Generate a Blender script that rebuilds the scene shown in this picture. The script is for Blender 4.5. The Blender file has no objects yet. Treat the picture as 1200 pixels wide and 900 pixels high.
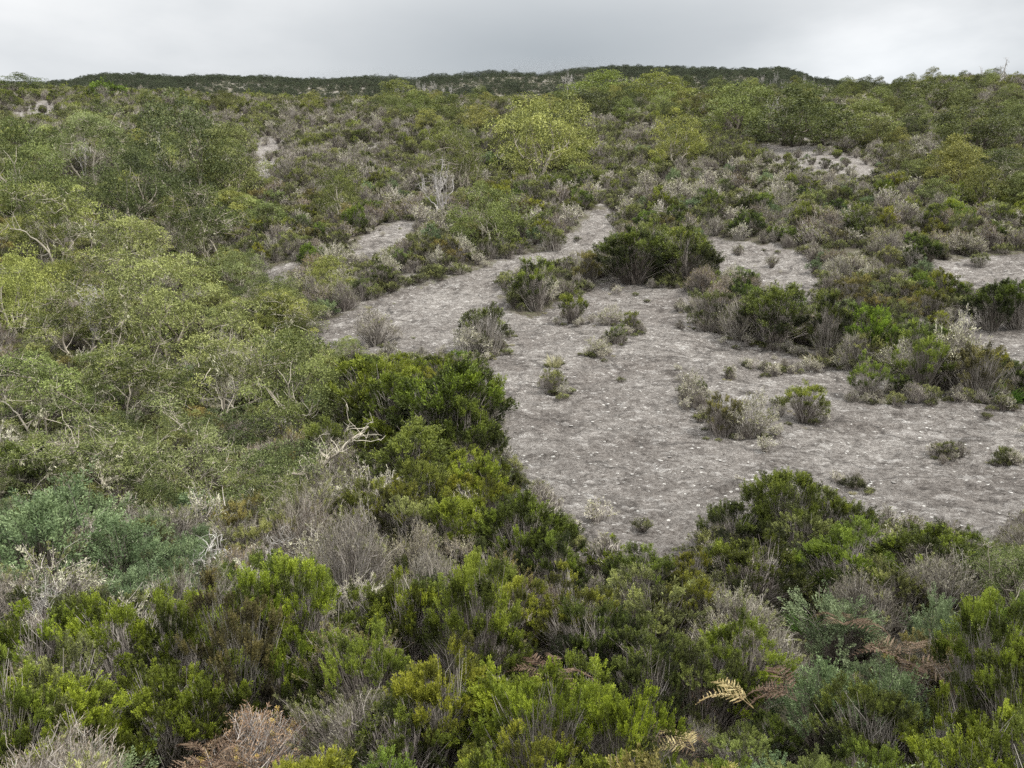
import bpy, math, random
import numpy as np
from mathutils import Vector

# ------------------------------------------------------------------ basics
scene = bpy.context.scene
COL = scene.collection
F = 965.0                      # focal length in photo pixels (1200 x 900)
PITCH = math.radians(7.67)
CP, SP = math.cos(PITCH), math.sin(PITCH)
RNG = np.random.default_rng(20240611)
PI = math.pi


def lattice(ix, iy, seed):
    h = (ix.astype(np.int64) * 374761393 + iy.astype(np.int64) * 668265263 + seed * 1442695041) & 0xFFFFFFFF
    h = ((h ^ (h >> 13)) * 1274126177) & 0xFFFFFFFF
    h = h ^ (h >> 16)
    return (h & 0xFFFFFF) / float(0xFFFFFF) * 2 - 1


def vnoise(x, y, seed=0):
    x = np.asarray(x, float); y = np.asarray(y, float)
    ix, iy = np.floor(x), np.floor(y)
    fx, fy = x - ix, y - iy
    fx = fx * fx * fx * (fx * (fx * 6 - 15) + 10); fy = fy * fy * fy * (fy * (fy * 6 - 15) + 10)
    a = lattice(ix, iy, seed); b = lattice(ix + 1, iy, seed)
    c = lattice(ix, iy + 1, seed); d = lattice(ix + 1, iy + 1, seed)
    return (a * (1 - fx) + b * fx) * (1 - fy) + (c * (1 - fx) + d * fx) * fy


def fbm(x, y, octaves=4, seed=0):
    s, a = 0, 1.0
    for i in range(octaves):
        s = s + a * vnoise(x * 2 ** i + 17.3 * i, y * 2 ** i - 9.1 * i, seed + i)
        a *= 0.5
    return s


def smooth(a, b, x):
    t = np.clip((x - a) / (b - a), 0, 1)
    return t * t * (3 - 2 * t)


# ------------------------------------------------------------------ terrain
_y = [5.0, 8, 11, 15, 19.5, 25, 31, 36, 42, 50, 62, 78, 105, 145, 190]
_r = [1130, 905, 762, 640, 556, 478, 420, 378, 340, 300, 250, 203, 155, 128, 118]
_ly = np.linspace(math.log(5), math.log(190), 1500)
_rr = np.interp(_ly, np.log(_y), _r)
_zz = np.exp(_ly) * (-SP + (450 - _rr) / F * CP) / (CP + (450 - _rr) / F * SP)
_pad = np.concatenate([np.full(60, _zz[0]), _zz, _zz[-1] + (np.arange(1, 61)) * (_zz[-1] - _zz[-2])])
_zz = np.convolve(_pad, np.hanning(121) / np.hanning(121).sum(), 'valid')


def row_to_k(row):
    yc = (450 - row) / F
    return (-SP + yc * CP) / (CP + yc * SP)


_cx = [-600, -200, 0, 130, 300, 400, 650, 720, 850, 970, 1060, 1120, 1200, 1400, 1800]
_cr = [114, 111, 109, 113, 118, 120, 120, 113, 115, 117, 107, 97, 98, 99, 102]
_fx = [-600, 0, 90, 130, 145, 280, 400, 480, 560, 600, 640, 700, 760, 870, 905, 970, 1100, 1800]
_fr = [112, 110, 105, 99, 96.5, 95, 98, 98, 95, 94, 91, 88, 86, 89, 91, 103, 112, 112]


def terrain(x, y):
    """ground height, without fine rock relief"""
    x = np.asarray(x, float); y = np.asarray(y, float)
    yy = np.maximum(y, 5.0)
    px = 600 + F * (x / np.maximum(yy, 30)) * CP
    z = np.interp(np.log(np.clip(yy, 5, 190)), _ly, _zz)
    crest = row_to_k(np.interp(px, _cx, _cr)) - row_to_k(118.0)
    z = z + crest * yy * smooth(math.log(80), math.log(190), np.log(np.minimum(yy, 190)))
    # behind the crest a shallow dip, then the distant ridge
    far = row_to_k(np.interp(px, _fx, _fr) + 9 + 3.2 * fbm(px / 60, yy * 0 + 3.3, 4, 5)) * 620
    dip = z - 2.0 * smooth(190, 250, yy)
    t = smooth(235, 620, yy)
    z = np.where(yy > 190, dip * (1 - t) + far * t, z)
    z = np.where(yy > 620, far - (yy - 620) * 0.12, z)
    # the steep bank the camera stands on
    z = np.where(y < 5.0, np.interp(y, [-6, 0, 1.5, 3, 5], [-1.7, -1.72, -2.9, -4.1, _zz[0]]), z)
    amp = np.clip((yy - 6) / 50, 0, 1)
    z = z + amp * (0.5 * fbm(x / 13, y / 13, 3, 40)) + 0.06 * fbm(x / 2.2, y / 2.2, 2, 60)
    z = z + np.clip((yy - 60) / 60, 0, 1) * 0.9 * fbm(x / 34, y / 34, 2, 70) * (yy < 260)
    # left-hand gully
    z = z - 0.9 * np.exp(-((x / yy + 0.36) / 0.13) ** 2) * smooth(12, 20, yy) * (1 - smooth(45, 70, yy))
    return z


def project(x, y, z):
    dep = y * CP - z * SP
    return 600 + F * x / dep, 450 - F * (y * SP + z * CP) / dep


_ts = np.exp(np.linspace(math.log(4.0), math.log(900), 5000))


def ground_at(px, py):
    xc, yc = (px - 600) / F, (450 - py) / F
    dy, dz = CP + yc * SP, -SP + yc * CP
    ys = _ts
    xs = xc / dy * ys
    below = terrain(xs, ys) >= dz / dy * ys
    i = int(np.argmax(below)) if below.any() else len(ys) - 1
    return float(xs[i]), float(ys[i]), float(terrain(xs[i], ys[i]))


def inside(px, py, poly):
    poly = np.asarray(poly, float)
    res = np.zeros(np.shape(px), bool)
    j = len(poly) - 1
    for i in range(len(poly)):
        xi, yi = poly[i]; xj, yj = poly[j]
        c = ((yi > py) != (yj > py)) & (px < (xj - xi) * (py - yi) / (yj - yi + 1e-9) + xi)
        res ^= c
        j = i
    return res


ROCKS = [
    ('wide bare grey rock slab sloping across the middle of the hillside', [
        (346, 414), (362, 384), (430, 358), (484, 338), (530, 322), (572, 328), (596, 362), (614, 380), (640, 366), (690, 338), (735, 328),
        (800, 340), (825, 372), (880, 386), (945, 410), (1000, 432), (1060, 458), (1110, 466), (1230, 482), (1300, 500),
        (1300, 640), (1200, 648), (1000, 640), (880, 652), (790, 676), (700, 676), (662, 640), (625, 600), (592, 566), (585, 500), (560, 424), (430, 426)]),
    ('narrow grey rock chute climbing to the centre of the slope', [
        (520, 340), (560, 318), (610, 300), (650, 288), (690, 258), (702, 243), (726, 243), (724, 268), (705, 300), (660, 310), (610, 322), (560, 342)]),
    ('pale rock patch among the scrub right of the flat-topped bush', [
        (818, 274), (872, 284), (932, 290), (960, 318), (950, 360), (902, 354), (866, 332), (832, 312)]),
    ('pale rock shelf at the edge of the view above the slab', [
        (1078, 312), (1150, 300), (1290, 298), (1290, 352), (1200, 356), (1116, 348)]),
    ('grey rock shelf beside the dark upright heathers', [
        (1104, 362), (1180, 362), (1300, 372), (1300, 456), (1176, 442), (1118, 408)]),
    ('thin grey rock band high on the slope below the dark wood', [
        (880, 170), (950, 172), (1010, 184), (1044, 206), (990, 213), (915, 202)]),
    ('small tilted grey rock beside the pale shrubs left of the chute', [
        (408, 296), (436, 268), (474, 256), (490, 270), (476, 296), (440, 306)]),
    ('small flat grey rock in the scrub above the gully trees', [
        (296, 338), (322, 312), (358, 310), (358, 332), (326, 346)]),
    ('broken grey rock strip beside the gully trees high up', [
        (296, 195), (300, 165), (318, 155), (336, 168), (330, 200), (310, 225)]),
    ('purplish rock patch under the skyline scrub', [
        (15, 132), (40, 118), (66, 122), (75, 136), (40, 146)]),
]


def rock_id(px, py, x, y):
    jx = 9 * fbm(x / 1.1, y / 1.1, 3, 91); jy = 5 * fbm(x / 1.1, y / 1.1, 3, 92)
    rid = np.zeros(np.shape(px), int)
    for i, (_, poly) in enumerate(ROCKS):
        sc = 1.0 if i < 1 else 0.6
        rid = np.where((rid == 0) & inside(px + jx * sc, py + jy * sc, poly), i + 1, rid)
    return rid


def rock_soft(px, py, x, y):
    """0..1 share of nearby points that are bare rock"""
    s = np.zeros(np.shape(px))
    k = (px > -60) & (px < 1340) & (py > 108) & (py < 700)
    offs = [(0, 0)] + [(r * math.cos(a), r * .6 * math.sin(a)) for r, a0 in ((6, 0), (13, .8)) for a in a0 + np.arange(4) * PI / 2]
    for ox, oy in offs:
        s[k] += (rock_id(px[k] + ox, py[k] + oy, x[k], y[k]) > 0) / len(offs)
    return s


# ------------------------------------------------------------------ mesh helpers
class MB:
    """collects quads / triangles with a per-vertex tint and makes one mesh"""
    def __init__(s): s.v, s.f, s.t, s.n = [], [], [], 0

    def quads(s, V, Fc, tint):
        s.v.append(V); s.f.append(Fc + s.n); s.t.append(np.broadcast_to(tint, (len(V),)).astype(np.float32)); s.n += len(V)

    def leaves(s, P, D, L, W, tint, rng, fold=0.0):
        n = len(P)
        if n == 0: return
        D = D / (np.linalg.norm(D, axis=1, keepdims=True) + 1e-9)
        R = rng.normal(size=(n, 3)); S = np.cross(D, R); S /= (np.linalg.norm(S, axis=1, keepdims=True) + 1e-9)
        L = np.broadcast_to(L, (n,))[:, None]; W = np.broadcast_to(W, (n,))[:, None]
        m = P + D * L * 0.5
        V = np.stack([P, m + S * W * .5, P + D * L - np.array([0, 0, fold]) * L, m - S * W * .5], 1).reshape(-1, 3)
        s.quads(V, np.arange(4 * n).reshape(-1, 4), np.repeat(np.broadcast_to(tint, (n,)), 4))

    def tubes(s, PT, R, sides=3, tint=0.5):
        PT = np.asarray(PT, float); n, k, _ = PT.shape
        if n == 0: return
        T = np.gradient(PT, axis=1); T /= (np.linalg.norm(T, axis=2, keepdims=True) + 1e-9)
        ref = np.where(np.abs(T[:, :1, 2:3]) > .9, np.array([[[1., 0, 0]]]), np.array([[[0, 0, 1.]]]))
        A = np.cross(T, np.broadcast_to(ref, T.shape)); A /= (np.linalg.norm(A, axis=2, keepdims=True) + 1e-9)
        B = np.cross(T, A)
        an = np.arange(sides) * 2 * PI / sides
        R = np.broadcast_to(R, (n, k))
        V = PT[:, :, None, :] + R[:, :, None, None] * (np.cos(an)[None, None, :, None] * A[:, :, None, :] + np.sin(an)[None, None, :, None] * B[:, :, None, :])
        idx = np.arange(n * k * sides).reshape(n, k, sides)
        nx = np.roll(idx, -1, axis=2)
        Fc = np.stack([idx[:, :-1], nx[:, :-1], nx[:, 1:], idx[:, 1:]], -1).reshape(-1, 4)
        tint = np.repeat(np.broadcast_to(tint, (n,)), k * sides)
        s.quads(V.reshape(-1, 3), Fc, tint)

    def mesh(s, name, mat, smooth_=False):
        return build_mesh(name, np.concatenate(s.v), np.concatenate(s.f), np.concatenate(s.t), [mat], smooth_=smooth_)


def build_mesh(name, V, Q, tint, mats, smooth_=False, midx=None):
    me = bpy.data.meshes.new(name)
    nf = len(Q)
    me.vertices.add(len(V)); me.vertices.foreach_set('co', V.astype(np.float32).ravel())
    me.loops.add(nf * 4); me.loops.foreach_set('vertex_index', Q.astype(np.int32).ravel())
    me.polygons.add(nf); me.polygons.foreach_set('loop_start', np.arange(nf, dtype=np.int32) * 4)
    if smooth_: me.polygons.foreach_set('use_smooth', np.ones(nf, bool))
    else: me.polygons.foreach_set('use_smooth', np.zeros(nf, bool))
    for m in mats: me.materials.append(m)
    if midx is not None: me.polygons.foreach_set('material_index', midx.astype(np.int32))
    if tint is not None:
        a = me.attributes.new('tint', 'FLOAT', 'POINT'); a.data.foreach_set('value', tint.astype(np.float32))
    me.update(calc_edges=True)
    return me


def merge_mb(name, pairs):
    """several MBs with their materials as one mesh (only for far scrub made as stuff)"""
    V, Q, T, M, n = [], [], [], [], 0
    mats = []
    for mb, mat in pairs:
        v, q, t = np.concatenate(mb.v), np.concatenate(mb.f), np.concatenate(mb.t)
        V.append(v); Q.append(q + n); T.append(t); M.append(np.full(len(q), len(mats))); mats.append(mat); n += len(v)
    return build_mesh(name, np.concatenate(V), np.concatenate(Q), np.concatenate(T), mats, midx=np.concatenate(M))


# ------------------------------------------------------------------ materials
def new_mat(name):
    m = bpy.data.materials.new(name); m.use_nodes = True
    nt = m.node_tree; nt.nodes.clear()
    out = nt.nodes.new('ShaderNodeOutputMaterial')
    return m, nt, out


def ramp(nt, stops, fac=None):
    r = nt.nodes.new('ShaderNodeValToRGB')
    e = r.color_ramp.elements
    while len(e) < len(stops): e.new(0.5)
    for el, (p, c) in zip(e, stops):
        el.position = p; el.color = (*c, 1)
    if fac is not None: nt.links.new(fac, r.inputs[0])
    return r


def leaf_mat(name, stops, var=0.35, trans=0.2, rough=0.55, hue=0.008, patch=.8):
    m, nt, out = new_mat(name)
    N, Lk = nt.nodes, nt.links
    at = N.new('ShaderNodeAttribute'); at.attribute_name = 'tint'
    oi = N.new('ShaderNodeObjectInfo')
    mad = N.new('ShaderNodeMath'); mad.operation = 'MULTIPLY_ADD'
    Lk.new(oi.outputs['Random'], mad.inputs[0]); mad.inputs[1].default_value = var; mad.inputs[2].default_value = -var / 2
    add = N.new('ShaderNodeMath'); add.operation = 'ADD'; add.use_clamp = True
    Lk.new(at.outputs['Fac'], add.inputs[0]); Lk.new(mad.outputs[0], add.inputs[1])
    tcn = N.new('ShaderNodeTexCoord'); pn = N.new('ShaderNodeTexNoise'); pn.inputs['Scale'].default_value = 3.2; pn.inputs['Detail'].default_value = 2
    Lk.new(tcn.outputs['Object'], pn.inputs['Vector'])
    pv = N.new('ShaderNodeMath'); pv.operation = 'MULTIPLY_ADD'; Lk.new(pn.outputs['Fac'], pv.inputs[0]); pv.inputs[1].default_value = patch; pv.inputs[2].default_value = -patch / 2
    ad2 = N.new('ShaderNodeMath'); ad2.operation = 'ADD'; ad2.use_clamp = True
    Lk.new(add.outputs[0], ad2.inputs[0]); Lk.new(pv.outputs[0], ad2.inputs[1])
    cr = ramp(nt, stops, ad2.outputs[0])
    hs = N.new('ShaderNodeHueSaturation')
    mh = N.new('ShaderNodeMath'); mh.operation = 'MULTIPLY_ADD'
    wn = N.new('ShaderNodeTexWhiteNoise'); wn.noise_dimensions = '1D'; Lk.new(oi.outputs['Random'], wn.inputs['W'])
    Lk.new(wn.outputs['Value'], mh.inputs[0]); mh.inputs[1].default_value = hue * 2; mh.inputs[2].default_value = .5 - hue
    Lk.new(mh.outputs[0], hs.inputs['Hue']); Lk.new(cr.outputs[0], hs.inputs['Color'])
    mx = N.new('ShaderNodeMix'); mx.data_type = 'RGBA'; mx.blend_type = 'MULTIPLY'; mx.inputs[0].default_value = 1
    Lk.new(hs.outputs[0], mx.inputs[6]); Lk.new(oi.outputs['Color'], mx.inputs[7])
    b = N.new('ShaderNodeBsdfPrincipled'); Lk.new(mx.outputs[2], b.inputs['Base Color'])
    b.inputs['Roughness'].default_value = rough; b.inputs['Specular IOR Level'].default_value = 0.25
    if trans > 0:
        tr = N.new('ShaderNodeBsdfTranslucent'); Lk.new(mx.outputs[2], tr.inputs['Color'])
        ms = N.new('ShaderNodeMixShader'); ms.inputs[0].default_value = trans
        Lk.new(b.outputs[0], ms.inputs[1]); Lk.new(tr.outputs[0], ms.inputs[2]); Lk.new(ms.outputs[0], out.inputs[0])
    else:
        Lk.new(b.outputs[0], out.inputs[0])
    return m


M = {}
M['heather'] = leaf_mat('heather_leaves', [(0, (.026, .030, .012)), (.33, (.074, .082, .022)), (.62, (.142, .166, .035)), (1, (.285, .312, .060))], .5)
M['olive'] = leaf_mat('olive_heath_leaves', [(0, (.044, .044, .022)), (.4, (.105, .112, .042)), (.7, (.190, .202, .070)), (1, (.330, .345, .125))], .5)
M['dry'] = leaf_mat('dry_twig_foliage', [(0, (.070, .058, .045)), (.45, (.180, .158, .122)), (.75, (.250, .232, .160)), (1, (.42, .395, .31))], .4, .1)
M['blue'] = leaf_mat('blue_green_leaves', [(0, (.040, .057, .025)), (.5, (.112, .152, .070)), (1, (.235, .285, .145))], .25)
M['acacia'] = leaf_mat('acacia_leaves', [(0, (.034, .040, .015)), (.35, (.090, .102, .033)), (.65, (.172, .186, .064)), (1, (.35, .362, .135))], .55)
M['bushy'] = leaf_mat('bushy_tree_leaves', [(0, (.030, .036, .016)), (.4, (.080, .090, .030)), (.75, (.152, .168, .052)), (1, (.245, .262, .085))], .65)
M['lichen'] = leaf_mat('beard_lichen', [(0, (.28, .26, .18)), (.5, (.46, .44, .31)), (1, (.64, .62, .46))], .3, .15, .8)
M['twig'] = leaf_mat('grey_twigs', [(0, (.075, .062, .050)), (.5, (.215, .190, .165)), (1, (.42, .385, .345))], .35, 0, .9, .01)
M['bark'] = leaf_mat('pale_bark', [(0, (.16, .135, .105)), (.5, (.33, .295, .235)), (1, (.52, .475, .385))], .35, 0, .85, .01)
M['darkbark'] = leaf_mat('dark_bark', [(0, (.05, .042, .034)), (.5, (.11, .092, .075)), (1, (.2, .175, .145))], .35, 0, .9, .01)
M['snag'] = leaf_mat('bleached_wood', [(0, (.19, .175, .16)), (.5, (.31, .29, .27)), (1, (.46, .44, .41))], .3, 0, .85, .01)
M['fern'] = leaf_mat('fern_blades', [(0, (.05, .09, .02)), (1, (.16, .22, .05))], .2)
M['dryfern'] = leaf_mat('dry_fern_blades', [(0, (.20, .145, .065)), (.5, (.36, .285, .13)), (1, (.50, .43, .23))], .2)
M['brownfern'] = leaf_mat('brown_fern_blades', [(0, (.065, .040, .026)), (.6, (.130, .086, .055)), (1, (.23, .17, .115))], .3)
M['darkwood'] = leaf_mat('ridge_forest_leaves', [(0, (.024, .032, .018)), (.5, (.048, .060, .032)), (1, (.085, .102, .052))], .5)
M['grass'] = leaf_mat('grass_blades', [(0, (.045, .110, .018)), (1, (.150, .270, .050))], .3, .3)
M['tussock'] = leaf_mat('straw_tussock', [(0, (.20, .18, .09)), (.6, (.36, .33, .18)), (1, (.5, .47, .3))], .3)


def ground_mat():
    m, nt, out = new_mat('rock_and_peat')
    N, Lk = nt.nodes, nt.links
    tc = N.new('ShaderNodeNewGeometry')
    pos = tc.outputs['Position']

    def noise(scale, detail=6, rough=.6, vec=pos, dist=0):
        n = N.new('ShaderNodeTexNoise'); n.inputs['Scale'].default_value = scale
        n.inputs['Detail'].default_value = detail; n.inputs['Roughness'].default_value = rough; n.inputs['Distortion'].default_value = dist
        Lk.new(vec, n.inputs['Vector']); return n.outputs['Fac']

    def mixc(fac, a, b, blend='MIX'):
        mx = N.new('ShaderNodeMix'); mx.data_type = 'RGBA'; mx.blend_type = blend
        for sock, v in ((0, fac), (6, a), (7, b)):
            if isinstance(v, (int, float)): mx.inputs[sock].default_value = v
            elif isinstance(v, tuple): mx.inputs[sock].default_value = (*v, 1)
            else: Lk.new(v, mx.inputs[sock])
        return mx.outputs[2]

    mp = N.new('ShaderNodeMapping'); Lk.new(pos, mp.inputs['Vector'])
    mp.inputs['Scale'].default_value = (.95, 1.15, 1.15); mp.inputs['Rotation'].default_value = (0, 0, math.radians(-14))
    streak = mp.outputs[0]
    base = ramp(nt, [(.32, (.070, .063, .057)), (.43, (.175, .163, .150)), (.55, (.255, .241, .225)), (.70, (.37, .354, .334))], noise(3.4, 11, .78, streak, .5)).outputs[0]
    big = ramp(nt, [(.35, (.70, .67, .65)), (.62, (1.08, 1.07, 1.06))], noise(.33, 5, .6)).outputs[0]
    col = mixc(1.0, base, big, 'MULTIPLY')
    # brown moss-stained pits
    pits = ramp(nt, [(.53, (0, 0, 0)), (.60, (1, 1, 1))], noise(3.8, 9, .76, streak, 1.0)).outputs[0]
    sc = N.new('ShaderNodeMath'); sc.operation = 'MULTIPLY'; Lk.new(pits, sc.inputs[0]); sc.inputs[1].default_value = .5
    col = mixc(sc.outputs[0], col, (.115, .098, .085))
    # fine dark grain
    gr = ramp(nt, [(.38, (.50, .47, .45)), (.56, (1.10, 1.10, 1.10))], noise(13, 5, .7, streak)).outputs[0]
    col = mixc(.85, col, gr, 'MULTIPLY')
    mot = ramp(nt, [(.38, (.43, .415, .40)), (.475, (.92, .915, .905)), (.62, (1.12, 1.12, 1.11))], noise(1.15, 9, .74, streak, .8)).outputs[0]
    col = mixc(.9, col, mot, 'MULTIPLY')
    # pale lichen flecks
    vo = N.new('ShaderNodeTexVoronoi'); vo.inputs['Scale'].default_value = 5.0; vo.inputs['Randomness'].default_value = 1
    mp2 = N.new('ShaderNodeMapping'); mp2.inputs['Scale'].default_value = (.75, 1.2, 1.2); Lk.new(pos, mp2.inputs['Vector']); Lk.new(mp2.outputs[0], vo.inputs['Vector'])
    wn = N.new('ShaderNodeMath'); wn.operation = 'ADD'; Lk.new(vo.outputs['Distance'], wn.inputs[0])
    nz = N.new('ShaderNodeMath'); nz.operation = 'MULTIPLY_ADD'; Lk.new(noise(11, 5, .7), nz.inputs[0]); nz.inputs[1].default_value = .75; nz.inputs[2].default_value = -.36
    Lk.new(nz.outputs[0], wn.inputs[1])
    fl = ramp(nt, [(.10, (1, 1, 1)), (.19, (0, 0, 0))], wn.outputs[0]).outputs[0]
    gate = ramp(nt, [(.40, (0, 0, 0)), (.52, (1, 1, 1))], noise(.9, 4, .6)).outputs[0]
    fg = mixc(1.0, fl, gate, 'MULTIPLY')
    col = mixc(fg, col, (.60, .585, .545))
    f2 = ramp(nt, [(.69, (0, 0, 0)), (.76, (1, 1, 1))], noise(24, 3, .6, streak)).outputs[0]
    col = mixc(f2, col, (.42, .41, .38))
    # thin joints that run across the slab
    jd = N.new('ShaderNodeTexVoronoi'); jd.feature = 'DISTANCE_TO_EDGE'; jd.inputs['Scale'].default_value = .30
    jw = N.new('ShaderNodeTexNoise'); jw.inputs['Scale'].default_value = .8; jw.inputs['Detail'].default_value = 5; Lk.new(pos, jw.inputs['Vector'])
    js = N.new('ShaderNodeVectorMath'); js.operation = 'MULTIPLY_ADD'; Lk.new(jw.outputs['Color'], js.inputs[0]); js.inputs[1].default_value = (1.6, 1.6, 1.6); Lk.new(streak, js.inputs[2])
    Lk.new(js.outputs[0], jd.inputs['Vector'])
    jr = ramp(nt, [(.006, (1, 1, 1)), (.022, (0, 0, 0))], jd.outputs['Distance']).outputs[0]
    jg = mixc(1.0, jr, ramp(nt, [(.42, (0, 0, 0)), (.52, (1, 1, 1))], noise(.7, 3, .6)).outputs[0], 'MULTIPLY')
    jm = N.new('ShaderNodeMath'); jm.operation = 'MULTIPLY'; Lk.new(jg, jm.inputs[0]); jm.inputs[1].default_value = .6
    col = mixc(jm.outputs[0], col, (.05, .045, .04))
    # pale weathered sheets
    f4 = ramp(nt, [(.56, (0, 0, 0)), (.63, (1, 1, 1))], noise(1.7, 9, .72, streak)).outputs[0]
    s4 = N.new('ShaderNodeMath'); s4.operation = 'MULTIPLY'; Lk.new(f4, s4.inputs[0]); s4.inputs[1].default_value = .32
    col = mixc(s4.outputs[0], col, (.54, .52, .49))
    f3 = ramp(nt, [(.67, (0, 0, 0)), (.75, (1, 1, 1))], noise(1.3, 8, .75)).outputs[0]
    s3 = N.new('ShaderNodeMath'); s3.operation = 'MULTIPLY'; Lk.new(f3, s3.inputs[0]); s3.inputs[1].default_value = .55
    col = mixc(s3.outputs[0], col, (.20, .13, .10))
    # dark peat with litter, moss and bare gravelly spots between the plants
    soil = ramp(nt, [(.3, (.045, .038, .027)), (.5, (.105, .092, .066)), (.62, (.090, .096, .044)), (.75, (.24, .22, .165))], noise(3.0, 8, .7)).outputs[0]
    spots = ramp(nt, [(.5, (.0, .0, .0)), (.64, (1, 1, 1))], noise(.22, 8, .72)).outputs[0]
    grit = ramp(nt, [(.35, (.16, .142, .13)), (.7, (.42, .395, .37))], noise(5, 8, .7)).outputs[0]
    soil = mixc(spots, soil, grit)
    at = N.new('ShaderNodeAttribute'); at.attribute_name = 'tint'
    ed = N.new('ShaderNodeMath'); ed.operation = 'MULTIPLY_ADD'; Lk.new(noise(3.2, 7, .68), ed.inputs[0]); ed.inputs[1].default_value = 1.1; ed.inputs[2].default_value = -.55
    ad = N.new('ShaderNodeMath'); ad.operation = 'ADD'; Lk.new(ed.outputs[0], ad.inputs[0]); Lk.new(at.outputs['Fac'], ad.inputs[1])
    fac = ramp(nt, [(.40, (0, 0, 0)), (.56, (1, 1, 1))], ad.outputs[0]).outputs[0]
    col = mixc(fac, soil, col)
    b = N.new('ShaderNodeBsdfPrincipled'); Lk.new(col, b.inputs['Base Color'])
    b.inputs['Roughness'].default_value = .9; b.inputs['Specular IOR Level'].default_value = .2
    bp = N.new('ShaderNodeBump'); bp.inputs['Strength'].default_value = 1.0; bp.inputs['Distance'].default_value = .16
    Lk.new(noise(6.5, 12, .74, streak, .6), bp.inputs['Height'])
    bp2 = N.new('ShaderNodeBump'); bp2.inputs['Strength'].default_value = 1.0; bp2.inputs['Distance'].default_value = .035
    Lk.new(noise(22, 6, .7, streak), bp2.inputs['Height']); Lk.new(bp.outputs[0], bp2.inputs['Normal'])
    Lk.new(bp2.outputs[0], b.inputs['Normal'])
    Lk.new(b.outputs[0], out.inputs[0])
    return m


M['rock'] = M['soil'] = ground_mat()

# ------------------------------------------------------------------ objects
def tag(o, label=None, cat=None, group=None, kind=None):
    for k, v in (('label', label), ('category', cat), ('group', group), ('kind', kind)):
        if v: o[k] = v
    return o


def link(name, me, parent=None):
    o = bpy.data.objects.new(name, me); COL.objects.link(o)
    if parent: o.parent = parent
    return o


# ------------------------------------------------------------------ plant shapes
LOD = {0: dict(n=1.0, s=1.0), 1: dict(n=.44, s=1.65), 2: dict(n=.18, s=2.9)}


def unit(v): return v / (np.linalg.norm(v, axis=-1, keepdims=True) + 1e-9)


def curve_pts(A, B, rng, bulge=.12, k=5, up=.25):
    """n curved polylines from A to B"""
    n = len(A)
    t = np.linspace(0, 1, k)[None, :, None]
    C = A + (B - A) * .5 + rng.normal(size=(n, 3)) * bulge * np.linalg.norm(B - A, axis=1, keepdims=True)
    C[:, 2] -= 0
    C[:, :2] += (B - A)[:, :2] * -up * .5
    C[:, 2] += (B - A)[:, 2] * up * .3
    P = (1 - t) ** 2 * A[:, None] + 2 * t * (1 - t) * C[:, None] + t ** 2 * B[:, None]
    w = rng.normal(size=(n, k, 3)) * .025 * np.linalg.norm(B - A, axis=1)[:, None, None]
    w[:, 0] = 0
    return P + w


def sprigs(mb, C, AX, LEN, nleaf, ll, lw, tint, rng, spread=.75, tip=.3):
    n = len(C)
    if n == 0: return
    AX = unit(AX)
    nl = max(3, int(nleaf))
    t = rng.uniform(.05, 1, size=(n, nl)) ** .8
    P = C[:, None] + AX[:, None] * (t * LEN[:, None])[..., None]
    perp = rng.normal(size=(n, nl, 3)); perp -= (perp * AX[:, None]).sum(-1, keepdims=True) * AX[:, None]
    perp = unit(perp)
    D = AX[:, None] * (.45 + .6 * t[..., None]) + perp * spread
    P = P + perp * (LEN[:, None, None] * .05)
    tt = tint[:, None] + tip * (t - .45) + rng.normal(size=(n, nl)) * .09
    sz = rng.uniform(.7, 1.25, size=(n, nl))
    mb.leaves(P.reshape(-1, 3), D.reshape(-1, 3), (ll * sz).ravel(), (lw * sz).ravel(), np.clip(tt, 0, 1).ravel(), rng, .12)


def dome_points(n, R, H, rng, low=.3, lobes=3, inner=.25):
    a = rng.uniform(0, 2 * PI, n); r = np.sqrt(rng.uniform(0, 1, n))
    ph = rng.uniform(0, 2 * PI, 4)
    lobe = 1 + .16 * np.sin(lobes * a + ph[0]) + .12 * np.sin((lobes + 2) * a + ph[1])
    x, y = R * r * lobe * np.cos(a), R * r * lobe * np.sin(a)
    hz = H * np.sqrt(np.clip(1 - (r * .93) ** 2.2, 0, 1)) * (1 + .13 * np.sin(x / R * 4 + ph[2]) + .12 * np.sin(y / R * 4.4 + ph[3]))
    z = low * H * (1 - r) * .0 + np.maximum(hz, low * H)
    z = z * np.where(rng.uniform(size=n) < inner, rng.uniform(.45, .9, n), rng.uniform(.88, 1.03, n))
    return np.stack([x, y, z], 1)


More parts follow.
